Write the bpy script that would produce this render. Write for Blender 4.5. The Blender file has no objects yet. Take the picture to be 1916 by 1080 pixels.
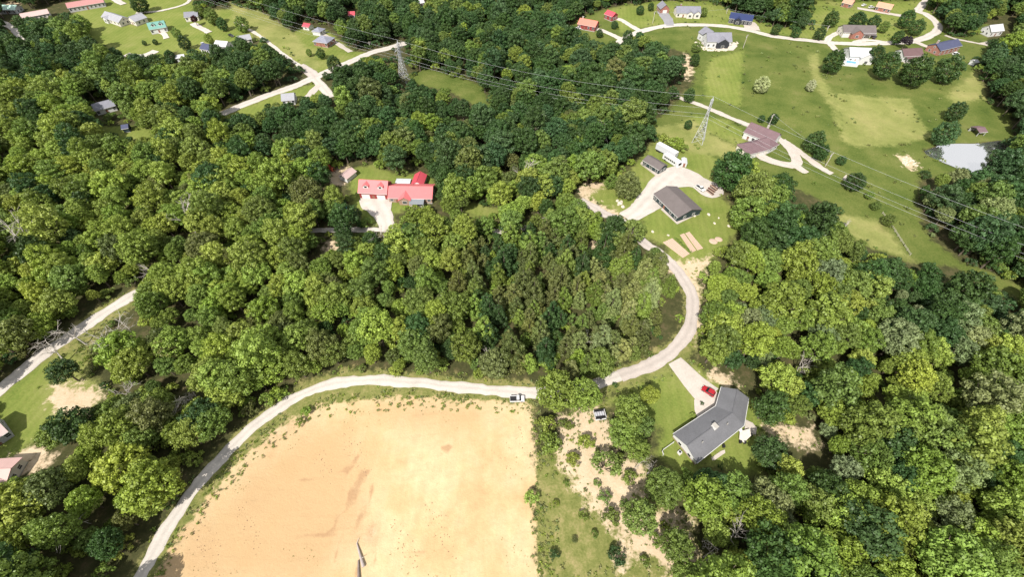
import bpy, math, random
import numpy as np
from mathutils import Vector, Matrix

# ------------------------------------------------------------------ camera, world, sun, exposure
S = bpy.context.scene
COL = S.collection
F, W0, H0 = 860.0, 1916.0, 1080.0          # focal length in photo pixels
CAMZ = 130.0
TILT = math.radians(40.3)                  # from straight down
cam = bpy.data.cameras.new('camera'); camo = bpy.data.objects.new('camera', cam); COL.objects.link(camo)
cam.sensor_width = 36.0; cam.lens = 36.0 * F / W0; cam.clip_start = 1.0; cam.clip_end = 9000.0
camo.location = (0, 0, CAMZ); camo.rotation_euler = (TILT, 0, 0)
S.camera = camo

SUN_AZ = math.radians(207.0)               # direction the light comes from, clockwise from +Y (behind the camera, a little left)
SUN_EL = math.radians(47.0)
w = bpy.data.worlds.new('World'); S.world = w; w.use_nodes = True
nt = w.node_tree; nt.nodes.clear()
out = nt.nodes.new('ShaderNodeOutputWorld'); bg = nt.nodes.new('ShaderNodeBackground')
sky = nt.nodes.new('ShaderNodeTexSky'); sky.sky_type = 'NISHITA'; sky.sun_disc = False
sky.sun_elevation = SUN_EL; sky.sun_rotation = SUN_AZ
# broken cloud over the whole dome (the pond mirrors it)
tc = nt.nodes.new('ShaderNodeTexCoord'); cn = nt.nodes.new('ShaderNodeTexNoise'); cn.inputs['Scale'].default_value = 2.2
cn.inputs['Detail'].default_value = 6; cn.inputs['Roughness'].default_value = .55
cr = nt.nodes.new('ShaderNodeValToRGB'); cr.color_ramp.elements[0].position = .32; cr.color_ramp.elements[1].position = .5
mx = nt.nodes.new('ShaderNodeMix'); mx.data_type = 'RGBA'; mx.inputs[7].default_value = (10, 10.3, 10.8, 1)
cmap = nt.nodes.new('ShaderNodeMapping'); cmap.inputs['Location'].default_value = (3.7, 1.9, .4); nt.links.new(tc.outputs['Generated'], cmap.inputs['Vector']); nt.links.new(cmap.outputs[0], cn.inputs['Vector']); nt.links.new(cn.outputs['Fac'], cr.inputs['Fac'])
nt.links.new(cr.outputs['Color'], mx.inputs[0]); nt.links.new(sky.outputs['Color'], mx.inputs[6])
nt.links.new(mx.outputs[2], bg.inputs['Color']); nt.links.new(bg.outputs[0], out.inputs[0])
bg.inputs['Strength'].default_value = 0.055
sl = bpy.data.lights.new('sun', 'SUN'); sl.energy = 4.8; sl.angle = math.radians(.5); sl.color = (1, .95, .87)
so = bpy.data.objects.new('sun', sl); COL.objects.link(so)
_d = Vector((math.sin(SUN_AZ) * math.cos(SUN_EL), math.cos(SUN_AZ) * math.cos(SUN_EL), math.sin(SUN_EL)))
so.rotation_euler = _d.to_track_quat('Z', 'Y').to_euler(); so.location = _d * 400
S.view_settings.view_transform = 'Standard'; S.view_settings.look = 'None'
S.view_settings.exposure = 0.6; S.view_settings.gamma = 1.0; S.view_settings.use_curve_mapping = False
S.render.engine = 'CYCLES'
S.cycles.max_bounces = 6; S.cycles.diffuse_bounces = 3; S.cycles.transparent_max_bounces = 4

rng = random.Random(7); nrng = np.random.default_rng(11)

# ------------------------------------------------------------------ terrain and picture-to-ground survey
ct, st = math.cos(TILT), math.sin(TILT)
def ray(px, py):
    a = (px - W0 / 2) / F; b = -(py - H0 / 2) / F
    return (a, b * ct + st, b * st - ct)                 # camera axes turned about X by TILT
def flat(px, py, z=0.0):
    d = ray(px, py); t = (z - CAMZ) / d[2]
    return (d[0] * t, d[1] * t)
POND_PX = [(1727,283),(1745,276),(1762,270),(1790,268),(1825,268),(1850,265),(1878,262),(1886,272),(1872,288),(1852,300),(1842,318),(1824,324),(1800,317),(1775,307),(1750,297)]
POND = [flat(*p) for p in POND_PX]
PCX = sum(p[0] for p in POND) / len(POND); PCY = sum(p[1] for p in POND) / len(POND)
def hbase(x, y):
    x = np.asarray(x, float); y = np.asarray(y, float)
    h = 2.2 * np.sin(x * .019 + .6) * np.sin(y * .016 + .4) + .7 * np.sin(x * .043 + y * .027)
    h = h + .25 * np.sin(x * .11 + 1.3) * np.sin(y * .093)
    d = np.hypot(x - PCX, (y - PCY))
    k = np.clip((d - 34) / 40, 0, 1); k = k * k * (3 - 2 * k)
    return h * k
def H(x, y): return float(hbase(x, y))
def P(px, py, dz=0.0):
    """ground point seen at a photo pixel; dz = height of the seen point above that ground"""
    z = dz
    for _ in range(14):
        x, y = flat(px, py, z); z = H(x, y) + dz
    return (x, y, z - dz)
def proj(x, y, z):
    X = np.asarray(x, float); Y = np.asarray(y, float); Z = np.asarray(z, float) - CAMZ
    b = Y * ct + Z * st; c = -(-Y * st + Z * ct)          # camera up, forward
    return W0 / 2 + F * X / c, H0 / 2 - F * b / c, c
def inpoly(px, py, poly):
    px = np.asarray(px, float); py = np.asarray(py, float); r = np.zeros(px.shape, bool)
    n = len(poly); j = n - 1
    for i in range(n):
        xi, yi = poly[i]; xj, yj = poly[j]
        if yi != yj:
            r ^= ((yi > py) != (yj > py)) & (px < (xj - xi) * (py - yi) / (yj - yi) + xi)
        j = i
    return r
def sdf(px, py, poly, lim):
    """positive inside, metres, clipped to +-lim"""
    res = np.full(px.shape, -lim)
    xs = [p[0] for p in poly]; ys = [p[1] for p in poly]
    m = (px > min(xs) - lim) & (px < max(xs) + lim) & (py > min(ys) - lim) & (py < max(ys) + lim)
    if not m.any(): return res
    x = px[m]; y = py[m]; d2 = np.full(x.shape, 1e9); n = len(poly)
    for i in range(n):
        ax, ay = poly[i - 1]; bx, by = poly[i]; ex, ey = bx - ax, by - ay; L = ex * ex + ey * ey + 1e-9
        t = np.clip(((x - ax) * ex + (y - ay) * ey) / L, 0, 1)
        d2 = np.minimum(d2, (x - ax - t * ex) ** 2 + (y - ay - t * ey) ** 2)
    d = np.sqrt(d2); d = np.where(inpoly(x, y, poly), d, -d)
    res[m] = np.clip(d, -lim, lim); return res

# ------------------------------------------------------------------ materials
MATS = {}
def nodes(name):
    m = bpy.data.materials.new(name); m.use_nodes = True; t = m.node_tree
    return m, t, t.nodes['Principled BSDF']
def N(t, typ, **kw):
    n = t.nodes.new(typ)
    for k, v in kw.items():
        if k.startswith('i_'): n.inputs[k[2:].replace('_', ' ')].default_value = v
        else: setattr(n, k, v)
    return n
def mat(name, col, rough=.75, var=.18, scale=1.2, spec=.3, metal=0.0, kind=None, fine=9.0):
    if name in MATS: return MATS[name]
    m, t, b = nodes(name); b.inputs['Roughness'].default_value = rough; b.inputs['Metallic'].default_value = metal
    b.inputs['Specular IOR Level'].default_value = spec
    co = N(t, 'ShaderNodeTexCoord'); n1 = N(t, 'ShaderNodeTexNoise', i_Scale=scale, i_Detail=5.0); n2 = N(t, 'ShaderNodeTexNoise', i_Scale=fine, i_Detail=3.0)
    t.links.new(co.outputs['Object'], n1.inputs['Vector']); t.links.new(co.outputs['Object'], n2.inputs['Vector'])
    ad = N(t, 'ShaderNodeMath', operation='ADD'); t.links.new(n1.outputs['Fac'], ad.inputs[0]); t.links.new(n2.outputs['Fac'], ad.inputs[1])
    mr = N(t, 'ShaderNodeMapRange'); mr.inputs[1].default_value = .6; mr.inputs[2].default_value = 1.4
    mr.inputs[3].default_value = 1 - var; mr.inputs[4].default_value = 1 + var
    t.links.new(ad.outputs[0], mr.inputs[0]); last = mr.outputs[0]
    if kind in ('shingle', 'metal', 'siding'):
        wv = N(t, 'ShaderNodeTexWave', i_Scale={'shingle': 1.1, 'metal': 1.0, 'siding': 1.3}[kind], i_Distortion={'shingle': 1.5, 'metal': 0.0, 'siding': .1}[kind])
        wv.bands_direction = {'shingle': 'Y', 'metal': 'X', 'siding': 'Z'}[kind]
        if kind == 'metal': wv.wave_profile = 'SAW'
        t.links.new(co.outputs['Object'], wv.inputs['Vector'])
        m2 = N(t, 'ShaderNodeMapRange'); m2.inputs[3].default_value = .88; m2.inputs[4].default_value = 1.06
        t.links.new(wv.outputs['Fac'], m2.inputs[0]); mu = N(t, 'ShaderNodeMath', operation='MULTIPLY')
        t.links.new(m2.outputs[0], mu.inputs[0]); t.links.new(last, mu.inputs[1]); last = mu.outputs[0]
        bp = N(t, 'ShaderNodeBump', i_Strength=.25, i_Distance=.05); t.links.new(wv.outputs['Fac'], bp.inputs['Height']); t.links.new(bp.outputs[0], b.inputs['Normal'])
    if kind == 'brick':
        br = N(t, 'ShaderNodeTexBrick', i_Scale=3.0); br.inputs['Color1'].default_value = (*col, 1); br.inputs['Color2'].default_value = (col[0] * .7, col[1] * .65, col[2] * .65, 1)
        br.inputs['Mortar'].default_value = (.4, .36, .32, 1); t.links.new(co.outputs['Object'], br.inputs['Vector'])
    if kind == 'road':                                          # paler worn wheel paths, darker crown and edges
        ca = N(t, 'ShaderNodeAttribute', attribute_name='cross'); ab = N(t, 'ShaderNodeMath', operation='ABSOLUTE'); t.links.new(ca.outputs['Fac'], ab.inputs[0])
        su = N(t, 'ShaderNodeMath', operation='SUBTRACT'); su.inputs[1].default_value = .5; t.links.new(ab.outputs[0], su.inputs[0]); a2 = N(t, 'ShaderNodeMath', operation='ABSOLUTE'); t.links.new(su.outputs[0], a2.inputs[0])
        m3 = N(t, 'ShaderNodeMapRange'); m3.inputs[1].default_value = .08; m3.inputs[2].default_value = .5; m3.inputs[3].default_value = 1.06; m3.inputs[4].default_value = .91; t.links.new(a2.outputs[0], m3.inputs[0])
        mu = N(t, 'ShaderNodeMath', operation='MULTIPLY'); t.links.new(m3.outputs[0], mu.inputs[0]); t.links.new(last, mu.inputs[1]); last = mu.outputs[0]
    vm = N(t, 'ShaderNodeVectorMath', operation='SCALE'); vm.inputs[0].default_value = col
    if kind == 'brick': t.links.new(br.outputs['Color'], vm.inputs[0])
    t.links.new(last, vm.inputs['Scale']); t.links.new(vm.outputs[0], b.inputs['Base Color'])
    MATS[name] = m; return m
def glass():
    if 'glass' in MATS: return MATS['glass']
    m, t, b = nodes('window_glass'); b.inputs['Base Color'].default_value = (.02, .025, .03, 1); b.inputs['Roughness'].default_value = .06
    b.inputs['Specular IOR Level'].default_value = .6; MATS['glass'] = m; return m

# ------------------------------------------------------------------ mesh helpers
class MB:
    def __init__(s): s.v = []; s.f = []
    def add(s, v, f):
        o = len(s.v); s.v += [tuple(p) for p in v]; s.f += [tuple(i + o for i in q) for q in f]; return s
    def box(s, x0, x1, y0, y1, z0, z1):
        return s.add([(x0,y0,z0),(x1,y0,z0),(x1,y1,z0),(x0,y1,z0),(x0,y0,z1),(x1,y0,z1),(x1,y1,z1),(x0,y1,z1)],
                     [(0,3,2,1),(4,5,6,7),(0,1,5,4),(1,2,6,5),(2,3,7,6),(3,0,4,7)])
    def prism(s, poly, axis, a, b):
        """extrude a 2-D outline between a and b along axis 'x','y' or 'z'"""
        n = len(poly)
        def mk(p, c): return {'x': (c, p[0], p[1]), 'y': (p[0], c, p[1]), 'z': (p[0], p[1], c)}[axis]
        v = [mk(p, a) for p in poly] + [mk(p, b) for p in poly]
        return s.add(v, [tuple(range(n)), tuple(range(2 * n - 1, n - 1, -1))] + [(i, i + n, (i + 1) % n + n, (i + 1) % n) for i in range(n)])
    def tube(s, a, b, ra, rb=None, n=6):
        rb = ra if rb is None else rb; a = Vector(a); b = Vector(b); d = b - a
        if d.length < 1e-6: return s
        q = d.to_track_quat('Z', 'Y'); v = []
        for c, r in ((a, ra), (b, rb)):
            for i in range(n):
                t = 2 * math.pi * i / n; v.append(c + q @ Vector((math.cos(t) * r, math.sin(t) * r, 0)))
        return s.add(v, [(i, (i + 1) % n, (i + 1) % n + n, i + n) for i in range(n)] + [tuple(range(n - 1, -1, -1)), tuple(range(n, 2 * n))])
    def slab(s, q, th):
        """a tilted quad (or polygon) with thickness th below it"""
        n = len(q); v = [tuple(p) for p in q] + [(p[0], p[1], p[2] - th) for p in q]
        return s.add(v, [tuple(range(n)), tuple(range(2 * n - 1, n - 1, -1))] + [(i, i + n, (i + 1) % n + n, (i + 1) % n) for i in range(n)])
    def mesh(s, name):
        me = bpy.data.meshes.new(name); me.from_pydata(s.v, [], s.f)
        import bmesh
        bm = bmesh.new(); bm.from_mesh(me); bmesh.ops.recalc_face_normals(bm, faces=bm.faces); bm.to_mesh(me); bm.free()
        me.update(); return me
    def build(s, name, m, parent=None, label=None):
        return obj(name, s.mesh(name), m, parent, label)
def obj(name, me, m=None, parent=None, label=None):
    if m is not None and not me.materials: me.materials.append(m)
    o = bpy.data.objects.new(name, me); COL.objects.link(o)
    if parent is not None: o.parent = parent
    if label: o['label'] = label
    return o
def tag(o, label, cat, group=None):
    o['label'] = label; o['category'] = cat
    if group: o['group'] = group
    return o
def empty(name, loc, rz, label, cat, group=None):
    o = bpy.data.objects.new(name, None); COL.objects.link(o); o.empty_display_size = .5
    o.location = loc; o.rotation_euler = (0, 0, rz); return tag(o, label, cat, group)

# ------------------------------------------------------------------ ground zones traced from the photo (pixels)
Z = {'lawn': [], 'meadow': [], 'dirt': [], 'tan': [], 'hay': [], 'rough': [], 'clay': [], 'rill': []}
def zone(kind, *pts): Z[kind].append(pts)
zone('dirt', (270,1100),(330,1010),(390,930),(450,862),(520,800),(585,765),(650,748),(760,744),(880,750),(985,752),(998,790),(1003,860),(998,930),(1003,1000),(1010,1100))
zone('rough', (235,1100),(300,985),(360,905),(405,845),(450,800),(510,752),(560,718),(640,690),(800,698),(900,708),(1000,716),(1000,770),(760,765),(650,768),(585,785),(520,825),(450,890),(390,955),(330,1035),(290,1100))
zone('rough', (1000,860),(1015,850),(1060,840),(1100,890),(1110,960),(1150,1000),(1200,1040),(1260,1100),(1000,1100))
zone('rough', (1000,850),(1040,850),(1060,770),(1130,745),(1150,850),(1210,870),(1230,940),(1290,960),(1320,1060),(1290,1110),(1000,1110))
zone('tan', (1040,860),(1050,780),(1110,755),(1140,790),(1150,850),(1205,870),(1215,920),(1180,960),(1200,1000),(1160,1010),(1110,960),(1075,900))
zone('tan', (1180,960),(1230,950),(1275,955),(1290,1000),(1315,1060),(1270,1100),(1220,1040),(1150,1060))
zone('lawn', (1120,745),(1180,728),(1240,697),(1262,690),(1300,680),(1345,712),(1412,748),(1428,790),(1440,820),(1415,850),(1428,884),(1395,892),(1340,872),(1310,880),(1290,908),(1262,880),(1225,850),(1236,800))
zone('tan', (1330,690),(1368,705),(1378,728),(1350,722),(1320,705))
zone('tan', (1428,795),(1470,795),(1520,805),(1530,832),(1470,828),(1440,822))
zone('rough', (1100,700),(1160,684),(1215,664),(1258,636),(1280,605),(1282,560),(1262,510),(1300,505),(1313,545),(1318,600),(1308,650),(1290,684),(1200,725),(1120,750))
zone('tan', (1296,520),(1306,540),(1312,600),(1303,640),(1296,600),(1296,560))
zone('lawn', (1085,360),(1110,340),(1160,335),(1195,300),(1215,285),(1260,310),(1330,350),(1372,390),(1388,425),(1360,455),(1345,475),(1318,510),(1262,512),(1245,480),(1252,460),(1200,445),(1205,415),(1150,402))
zone('tan', (1080,360),(1092,345),(1125,330),(1135,345),(1110,358),(1098,368),(1150,395),(1168,404),(1150,408),(1110,392))
zone('lawn', (1205,290),(1225,262),(1300,276),(1345,300),(1364,345),(1330,354),(1260,312))
zone('tan', (1252,508),(1262,485),(1300,492),(1330,478),(1318,505),(1300,540),(1280,530))
zone('meadow', (1215,235),(1262,195),(1300,150),(1290,100),(1250,88),(1180,75),(1100,90),(1060,60),(1085,30),(1140,15),(1235,0),(1330,0),(1420,40),(1520,50),(1520,-12),(1760,-12),(1760,40),(1850,45),(1850,100),(1825,130),(1845,190),(1890,210),(1900,270),(1860,310),(1800,320),(1720,335),(1715,380),(1725,420),(1745,450),(1800,490),(1880,520),(1960,548),(1960,580),(1860,540),(1790,500),(1700,492),(1640,470),(1585,445),(1560,385),(1480,350),(1400,310),(1340,305),(1290,290),(1235,262))
zone('lawn', (1160,60),(1195,52),(1300,40),(1420,58),(1520,72),(1640,84),(1760,60),(1760,0),(1500,0),(1500,50),(1420,40),(1330,2),(1235,0),(1140,18))
zone('lawn', (1270,235),(1300,215),(1360,225),(1400,250),(1390,275),(1350,258),(1310,240))
zone('lawn', (1330,110),(1390,95),(1385,200),(1320,180),(1318,140))
zone('hay', (1553,174),(1640,182),(1700,184),(1722,225),(1742,255),(1680,272),(1600,274),(1575,262),(1572,215))
zone('hay', (1513,105),(1530,95),(1535,140),(1556,174),(1575,205),(1580,262),(1566,240),(1560,205),(1530,165),(1518,135))
zone('hay', (1770,180),(1830,130),(1845,185),(1810,190),(1800,205))
zone('hay', (1215,238),(1300,228),(1350,262),(1410,290),(1390,300),(1330,290),(1290,285),(1250,262))
zone('hay', (1560,400),(1640,410),(1700,480),(1640,465),(1590,440))
zone('tan', (1680,292),(1700,290),(1718,310),(1705,318),(1688,306))
zone('tan', (1262,115),(1285,100),(1295,130),(1285,150),(1268,135))
zone('lawn', (640,318),(700,308),(740,325),(812,328),(815,375),(770,392),(735,400),(735,420),(690,425),(660,395),(655,350))
zone('tan', (612,330),(628,305),(650,312),(650,345),(625,345))
zone('lawn', (845,378),(900,380),(938,395),(930,408),(880,405))
zone('tan', (600,450),(625,452),(640,468),(612,475))
zone('tan', (975,460),(1010,455),(1060,460),(1145,448),(1140,462),(1060,472),(1000,480))
zone('rough', (-40,760),(70,665),(130,615),(190,570),(270,535),(282,555),(210,600),(180,640),(165,700))
zone('lawn', (-40,780),(60,690),(135,660),(165,690),(190,725),(185,760),(110,800),(60,830),(30,870),(-40,880))
zone('tan', (98,722),(180,725),(186,745),(165,772),(100,770))
zone('tan', (20,850),(55,838),(110,858),(75,885),(20,880))
zone('lawn', (120,35),(200,-10),(360,-10),(362,20),(440,15),(480,75),(440,95),(390,95),(340,105),(330,95),(290,112),(255,110),(215,98),(180,80),(150,60))
zone('hay', (430,2),(490,20),(545,56),(600,118),(590,142),(560,126),(500,82),(440,42))
zone('lawn', (530,75),(570,45),(610,55),(660,95),(690,100),(640,128),(590,140),(560,120))
zone('lawn', (400,222),(470,195),(540,168),(590,155),(620,165),(600,185),(520,205),(420,235))
zone('meadow', (760,140),(800,128),(860,142),(905,162),(915,200),(960,190),(980,205),(950,215),(900,205),(840,170),(780,158))
zone('lawn', (90,245),(170,235),(280,235),(290,262),(180,262))
zone('lawn', (-10,60),(40,50),(50,80),(20,95),(-10,85))
zone('tan', (0,10),(0,5),(40,2),(35,12))
zone('clay', (300,1060),(420,930),(500,850),(580,800),(660,800),(690,860),(670,960),(640,1020),(600,1100),(300,1100))
zone('clay', (700,765),(800,760),(900,775),(860,800),(760,795))
for _p in ([(648,872),(652,900),(654,930),(651,960)], [(668,850),(673,880),(672,905),(668,935),(672,965),(676,1000)], [(690,880),(697,920),(693,965),(698,1015),(700,1060)], [(627,965),(631,1000),(628,1040),(634,1078)], [(676,985),(669,1010),(667,1040),(671,1095)], [(742,1040),(780,1036),(800,1030)], [(560,900),(600,893),(640,885)], [(540,1010),(600,1002),(650,995)]):
    zone('rill', *([(x - .9, y) for x, y in _p] + [(x + .9, y + .6) for x, y in _p[::-1]]))
zone('rill', (828,838),(836,832),(846,838),(843,846),(832,846))
WZ = {k: [[P(*p)[:2] for p in poly] for poly in v] for k, v in Z.items()}

# visible open ground (pixels): no tree crown may cover it
CLEAR = [
 [(60,1500),(235,1100),(300,985),(360,905),(405,845),(450,800),(510,752),(560,720),(615,702),(640,688),(700,694),(800,702),(900,710),(1000,714),(1120,712),(1180,690),(1215,672),(1258,640),(1282,605),(1282,560),(1266,515),(1250,492),(1300,500),(1308,540),(1312,600),(1302,640),(1300,672),(1340,700),(1372,724),(1410,745),(1428,790),(1500,800),(1525,815),(1525,832),(1440,824),(1415,850),(1425,880),(1395,890),(1340,872),(1308,880),(1292,905),(1270,885),(1235,862),(1210,885),(1215,925),(1232,950),(1275,955),(1292,1000),(1310,1050),(1275,1100),(1300,1500)],
 [(1085,362),(1100,347),(1150,338),(1190,302),(1212,270),(1225,262),(1290,285),(1340,300),(1358,330),(1360,365),(1375,390),(1388,420),(1360,450),(1340,478),(1312,500),(1255,505),(1245,480),(1252,462),(1195,450),(1212,425),(1165,405),(1135,392),(1115,405),(1098,380)],
 [(1215,235),(1262,192),(1272,165),(1284,130),(1276,108),(1245,85),(1200,68),(1165,72),(1120,80),(1090,62),(1060,52),(1085,30),(1140,15),(1235,0),(1330,2),(1365,20),(1420,42),(1480,58),(1520,55),(1520,0),(1735,0),(1722,18),(1762,40),(1770,66),(1850,70),(1850,95),(1822,105),(1826,140),(1842,185),(1868,205),(1885,235),(1890,262),(1860,290),(1835,325),(1790,318),(1725,328),(1716,380),(1727,420),(1745,450),(1800,490),(1880,522),(1916,548),(1916,562),(1860,545),(1790,505),(1700,492),(1640,465),(1590,440),(1575,402),(1555,385),(1490,380),(1478,345),(1400,300),(1340,300),(1290,290),(1235,262)],
 [(1840,40),(1900,30),(1895,60),(1865,75),(1845,68)],
 [(610,320),(655,305),(690,310),(735,318),(745,328),(790,326),(812,340),(812,372),(775,388),(735,390),(738,425),(700,430),(682,405),(668,392),(655,362),(615,345)],
 [(578,425),(612,426),(618,436),(580,437)], [(665,424),(722,424),(722,436),(668,436)],
 [(870,382),(905,382),(935,395),(930,405),(880,400)],
 [(0,745),(70,668),(130,618),(190,573),(265,540),(268,552),(210,598),(182,640),(165,672),(185,725),(172,768),(110,778),(50,830),(25,845),(95,862),(70,892),(0,900)],
 [(28,30),(95,8),(200,-20),(360,-20),(362,18),(436,8),(440,36),(478,62),(475,78),(440,72),(420,92),(385,98),(372,85),(340,110),(325,100),(325,88),(292,108),(255,104),(215,95),(180,82),(168,60),(172,40),(130,22),(60,36)],
 [(436,8),(490,22),(545,58),(562,40),(612,45),(665,92),(728,84),(728,96),(640,126),(612,142),(590,140),(560,125),(505,82),(478,62),(440,36)],
 [(408,216),(520,168),(560,146),(590,135),(615,140),(625,170),(592,172),(560,190),(520,188),(435,218)],
 [(762,145),(800,130),(860,145),(900,165),(908,196),(880,200),(840,168),(785,158)],
 [(172,192),(218,186),(220,205),(190,214),(174,210)],
 [(165,240),(195,240),(232,232),(278,248),(275,260),(232,260),(200,248)],
 [(605,452),(628,455),(635,468),(612,472)],
 [(1195,448),(1215,450),(1218,464),(1198,464)], [(648,14),(670,14),(670,32),(650,32)], [(780,-5),(798,-5),(798,8),(780,8)],
 [(0,5),(28,10),(28,22),(0,20)], [(16,48),(34,58),(48,72),(40,78),(20,62)],
 [(736,72),(750,72),(772,150),(746,150)], [(1295,262),(1330,180),(1342,180),(1315,268)],
 [(1112,388),(1160,403),(1190,420),(1180,425),(1110,402)],
]

# ------------------------------------------------------------------ ground sheet
def axis(lo, hi, step, far):
    a = list(np.arange(lo, hi + .01, step)); s = step
    while a[-1] < far: s *= 1.35; a.append(a[-1] + s)
    s = step
    while a[0] > -far: s *= 1.35; a.insert(0, a[0] - s)
    return np.array(a)
gx = axis(-480, 480, 2.0, 4000); gy = axis(0, 520, 2.0, 4000)
GX, GY = np.meshgrid(gx, gy); fx = GX.ravel(); fy = GY.ravel()
gz = hbase(fx, fy); pd = sdf(fx, fy, POND, 6.0); gz = gz - np.clip(pd + .3, 0, 2.5) * .55
nx, ny = len(gx), len(gy)
idx = (np.arange(ny - 1)[:, None] * nx + np.arange(nx - 1)[None, :]).ravel()
quads = np.stack([idx, idx + 1, idx + nx + 1, idx + nx], 1)
def npmesh(name, verts, quads, smooth=False, k=4):
    me = bpy.data.meshes.new(name); me.vertices.add(len(verts)); me.vertices.foreach_set('co', np.asarray(verts, np.float32).ravel())
    nq = len(quads); me.loops.add(nq * k); me.loops.foreach_set('vertex_index', np.asarray(quads, np.int32).ravel())
    me.polygons.add(nq); me.polygons.foreach_set('loop_start', np.arange(nq, dtype=np.int32) * k)
    if smooth: me.polygons.foreach_set('use_smooth', np.ones(nq, bool))
    me.update(calc_edges=True); me.validate(); return me
gme = npmesh('ground', np.stack([fx, fy, gz], 1), quads, True)
LIM = 14.0; ZS = {}
for k, polys in WZ.items():
    a = np.full(fx.shape, -LIM)
    for p in polys: a = np.maximum(a, sdf(fx, fy, p, LIM))
    ZS[k] = a; at = gme.attributes.new('s_' + k, 'FLOAT', 'POINT'); at.data.foreach_set('value', a.astype(np.float32))
at = gme.attributes.new('s_pond', 'FLOAT', 'POINT'); at.data.foreach_set('value', pd.astype(np.float32))

def ground_material():
    m, t, b = nodes('ground'); L = t.links.new
    co = N(t, 'ShaderNodeTexCoord'); vec = co.outputs['Object']
    def noise(scale, detail=6.0, rough=.6, v=vec):
        n = N(t, 'ShaderNodeTexNoise', i_Scale=scale, i_Detail=detail, i_Roughness=rough); L(v, n.inputs['Vector']); return n.outputs['Fac']
    def math_(op, a, c=None):
        n = N(t, 'ShaderNodeMath', operation=op)
        for i, q in enumerate((a, c)):
            if q is None: continue
            if isinstance(q, (int, float)): n.inputs[i].default_value = q
            else: L(q, n.inputs[i])
        return n.outputs[0]
    def rng_(v, a, c, d, e, smooth=False):
        n = N(t, 'ShaderNodeMapRange'); n.clamp = True
        if smooth: n.interpolation_type = 'SMOOTHSTEP'
        L(v, n.inputs[0])
        for i, q in enumerate((a, c, d, e)): n.inputs[i + 1].default_value = q
        return n.outputs[0]
    def ramp(f, *stops):
        n = N(t, 'ShaderNodeValToRGB'); e = n.color_ramp.elements
        while len(e) < len(stops): e.new(.5)
        for i, (p, c) in enumerate(stops): e[i].position = p; e[i].color = (*c, 1)
        L(f, n.inputs['Fac']); return n.outputs['Color']
    def mix(f, a, c, mode='MIX'):
        n = N(t, 'ShaderNodeMix', data_type='RGBA', blend_type=mode)
        if isinstance(f, float): n.inputs[0].default_value = f
        else: L(f, n.inputs[0])
        L(a, n.inputs[6]); L(c, n.inputs[7]); return n.outputs[2]
    n_big = noise(.012, 4); n_mid = noise(.06); n_sm = noise(.35); n_fine = noise(1.6, 8, .7); n_grain = noise(6.0, 4, .7)
    ragged = math_('ADD', math_('MULTIPLY', math_('SUBTRACT', n_sm, .5), 9.0), math_('MULTIPLY', math_('SUBTRACT', n_fine, .5), 4.0))
    def mask(name, soft=.7, rag=1.0):
        a = N(t, 'ShaderNodeAttribute', attribute_name='s_' + name)
        return rng_(math_('ADD', a.outputs['Fac'], math_('MULTIPLY', ragged, rag)), -soft, soft, 0, 1, True)
    floor_c = ramp(math_('ADD', math_('MULTIPLY', n_sm, .6), math_('MULTIPLY', n_fine, .4)), (.3, (.03, .032, .014)), (.5, (.06, .062, .024)), (.7, (.13, .095, .055)))
    rough_c = ramp(math_('ADD', math_('MULTIPLY', n_sm, .5), math_('MULTIPLY', n_fine, .5)), (.3, (.075, .10, .02)), (.5, (.17, .175, .055)), (.68, (.31, .25, .12)))
    mead_c = ramp(math_('ADD', math_('MULTIPLY', n_mid, .55), math_('MULTIPLY', n_fine, .45)), (.3, (.034, .06, .012)), (.43, (.074, .104, .021)), (.56, (.122, .142, .036)), (.72, (.2, .175, .075)))
    lawn_c = ramp(math_('ADD', math_('MULTIPLY', n_mid, .55), math_('MULTIPLY', n_fine, .45)), (.3, (.085, .135, .022)), (.5, (.165, .195, .045)), (.7, (.24, .235, .085)))
    hay_c = ramp(math_('ADD', math_('MULTIPLY', n_mid, .6), math_('MULTIPLY', n_fine, .4)), (.3, (.12, .15, .034)), (.5, (.21, .22, .07)), (.7, (.3, .27, .11)))
    tan_c = ramp(math_('ADD', math_('MULTIPLY', n_sm, .5), math_('MULTIPLY', n_fine, .5)), (.28, (.33, .25, .15)), (.45, (.48, .37, .245)), (.7, (.56, .46, .33)))
    # mowing stripes that follow the slope in lawn and hay
    mp = N(t, 'ShaderNodeMapping'); L(vec, mp.inputs['Vector']); mp.inputs['Rotation'].default_value = (0, 0, .12)
    wv = N(t, 'ShaderNodeTexWave', i_Scale=.11, i_Distortion=2.0, i_Detail=3.0); L(mp.outputs[0], wv.inputs['Vector'])
    stripe = rng_(wv.outputs['Fac'], 0, 1, .95, 1.04)
    def scl(c, f):
        n = N(t, 'ShaderNodeVectorMath', operation='SCALE'); L(c, n.inputs[0]); L(f, n.inputs['Scale']); return n.outputs[0]
    lawn_c = scl(lawn_c, stripe); hay_c = scl(hay_c, rng_(n_sm, .3, .7, .92, 1.07))
    # bare clay: blotches, drag streaks down the slope, rills
    ms = N(t, 'ShaderNodeMapping'); L(vec, ms.inputs['Vector']); ms.inputs['Scale'].default_value = (1, .12, 1); ms.inputs['Rotation'].default_value = (0, 0, .1)
    streak = noise(.55, 7, .65, ms.outputs[0])
    mh = N(t, 'ShaderNodeMapping'); L(vec, mh.inputs['Vector']); mh.inputs['Scale'].default_value = (.1, 1, 1); mh.inputs['Rotation'].default_value = (0, 0, -.12)
    track = noise(.8, 6, .6, mh.outputs[0])
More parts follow.
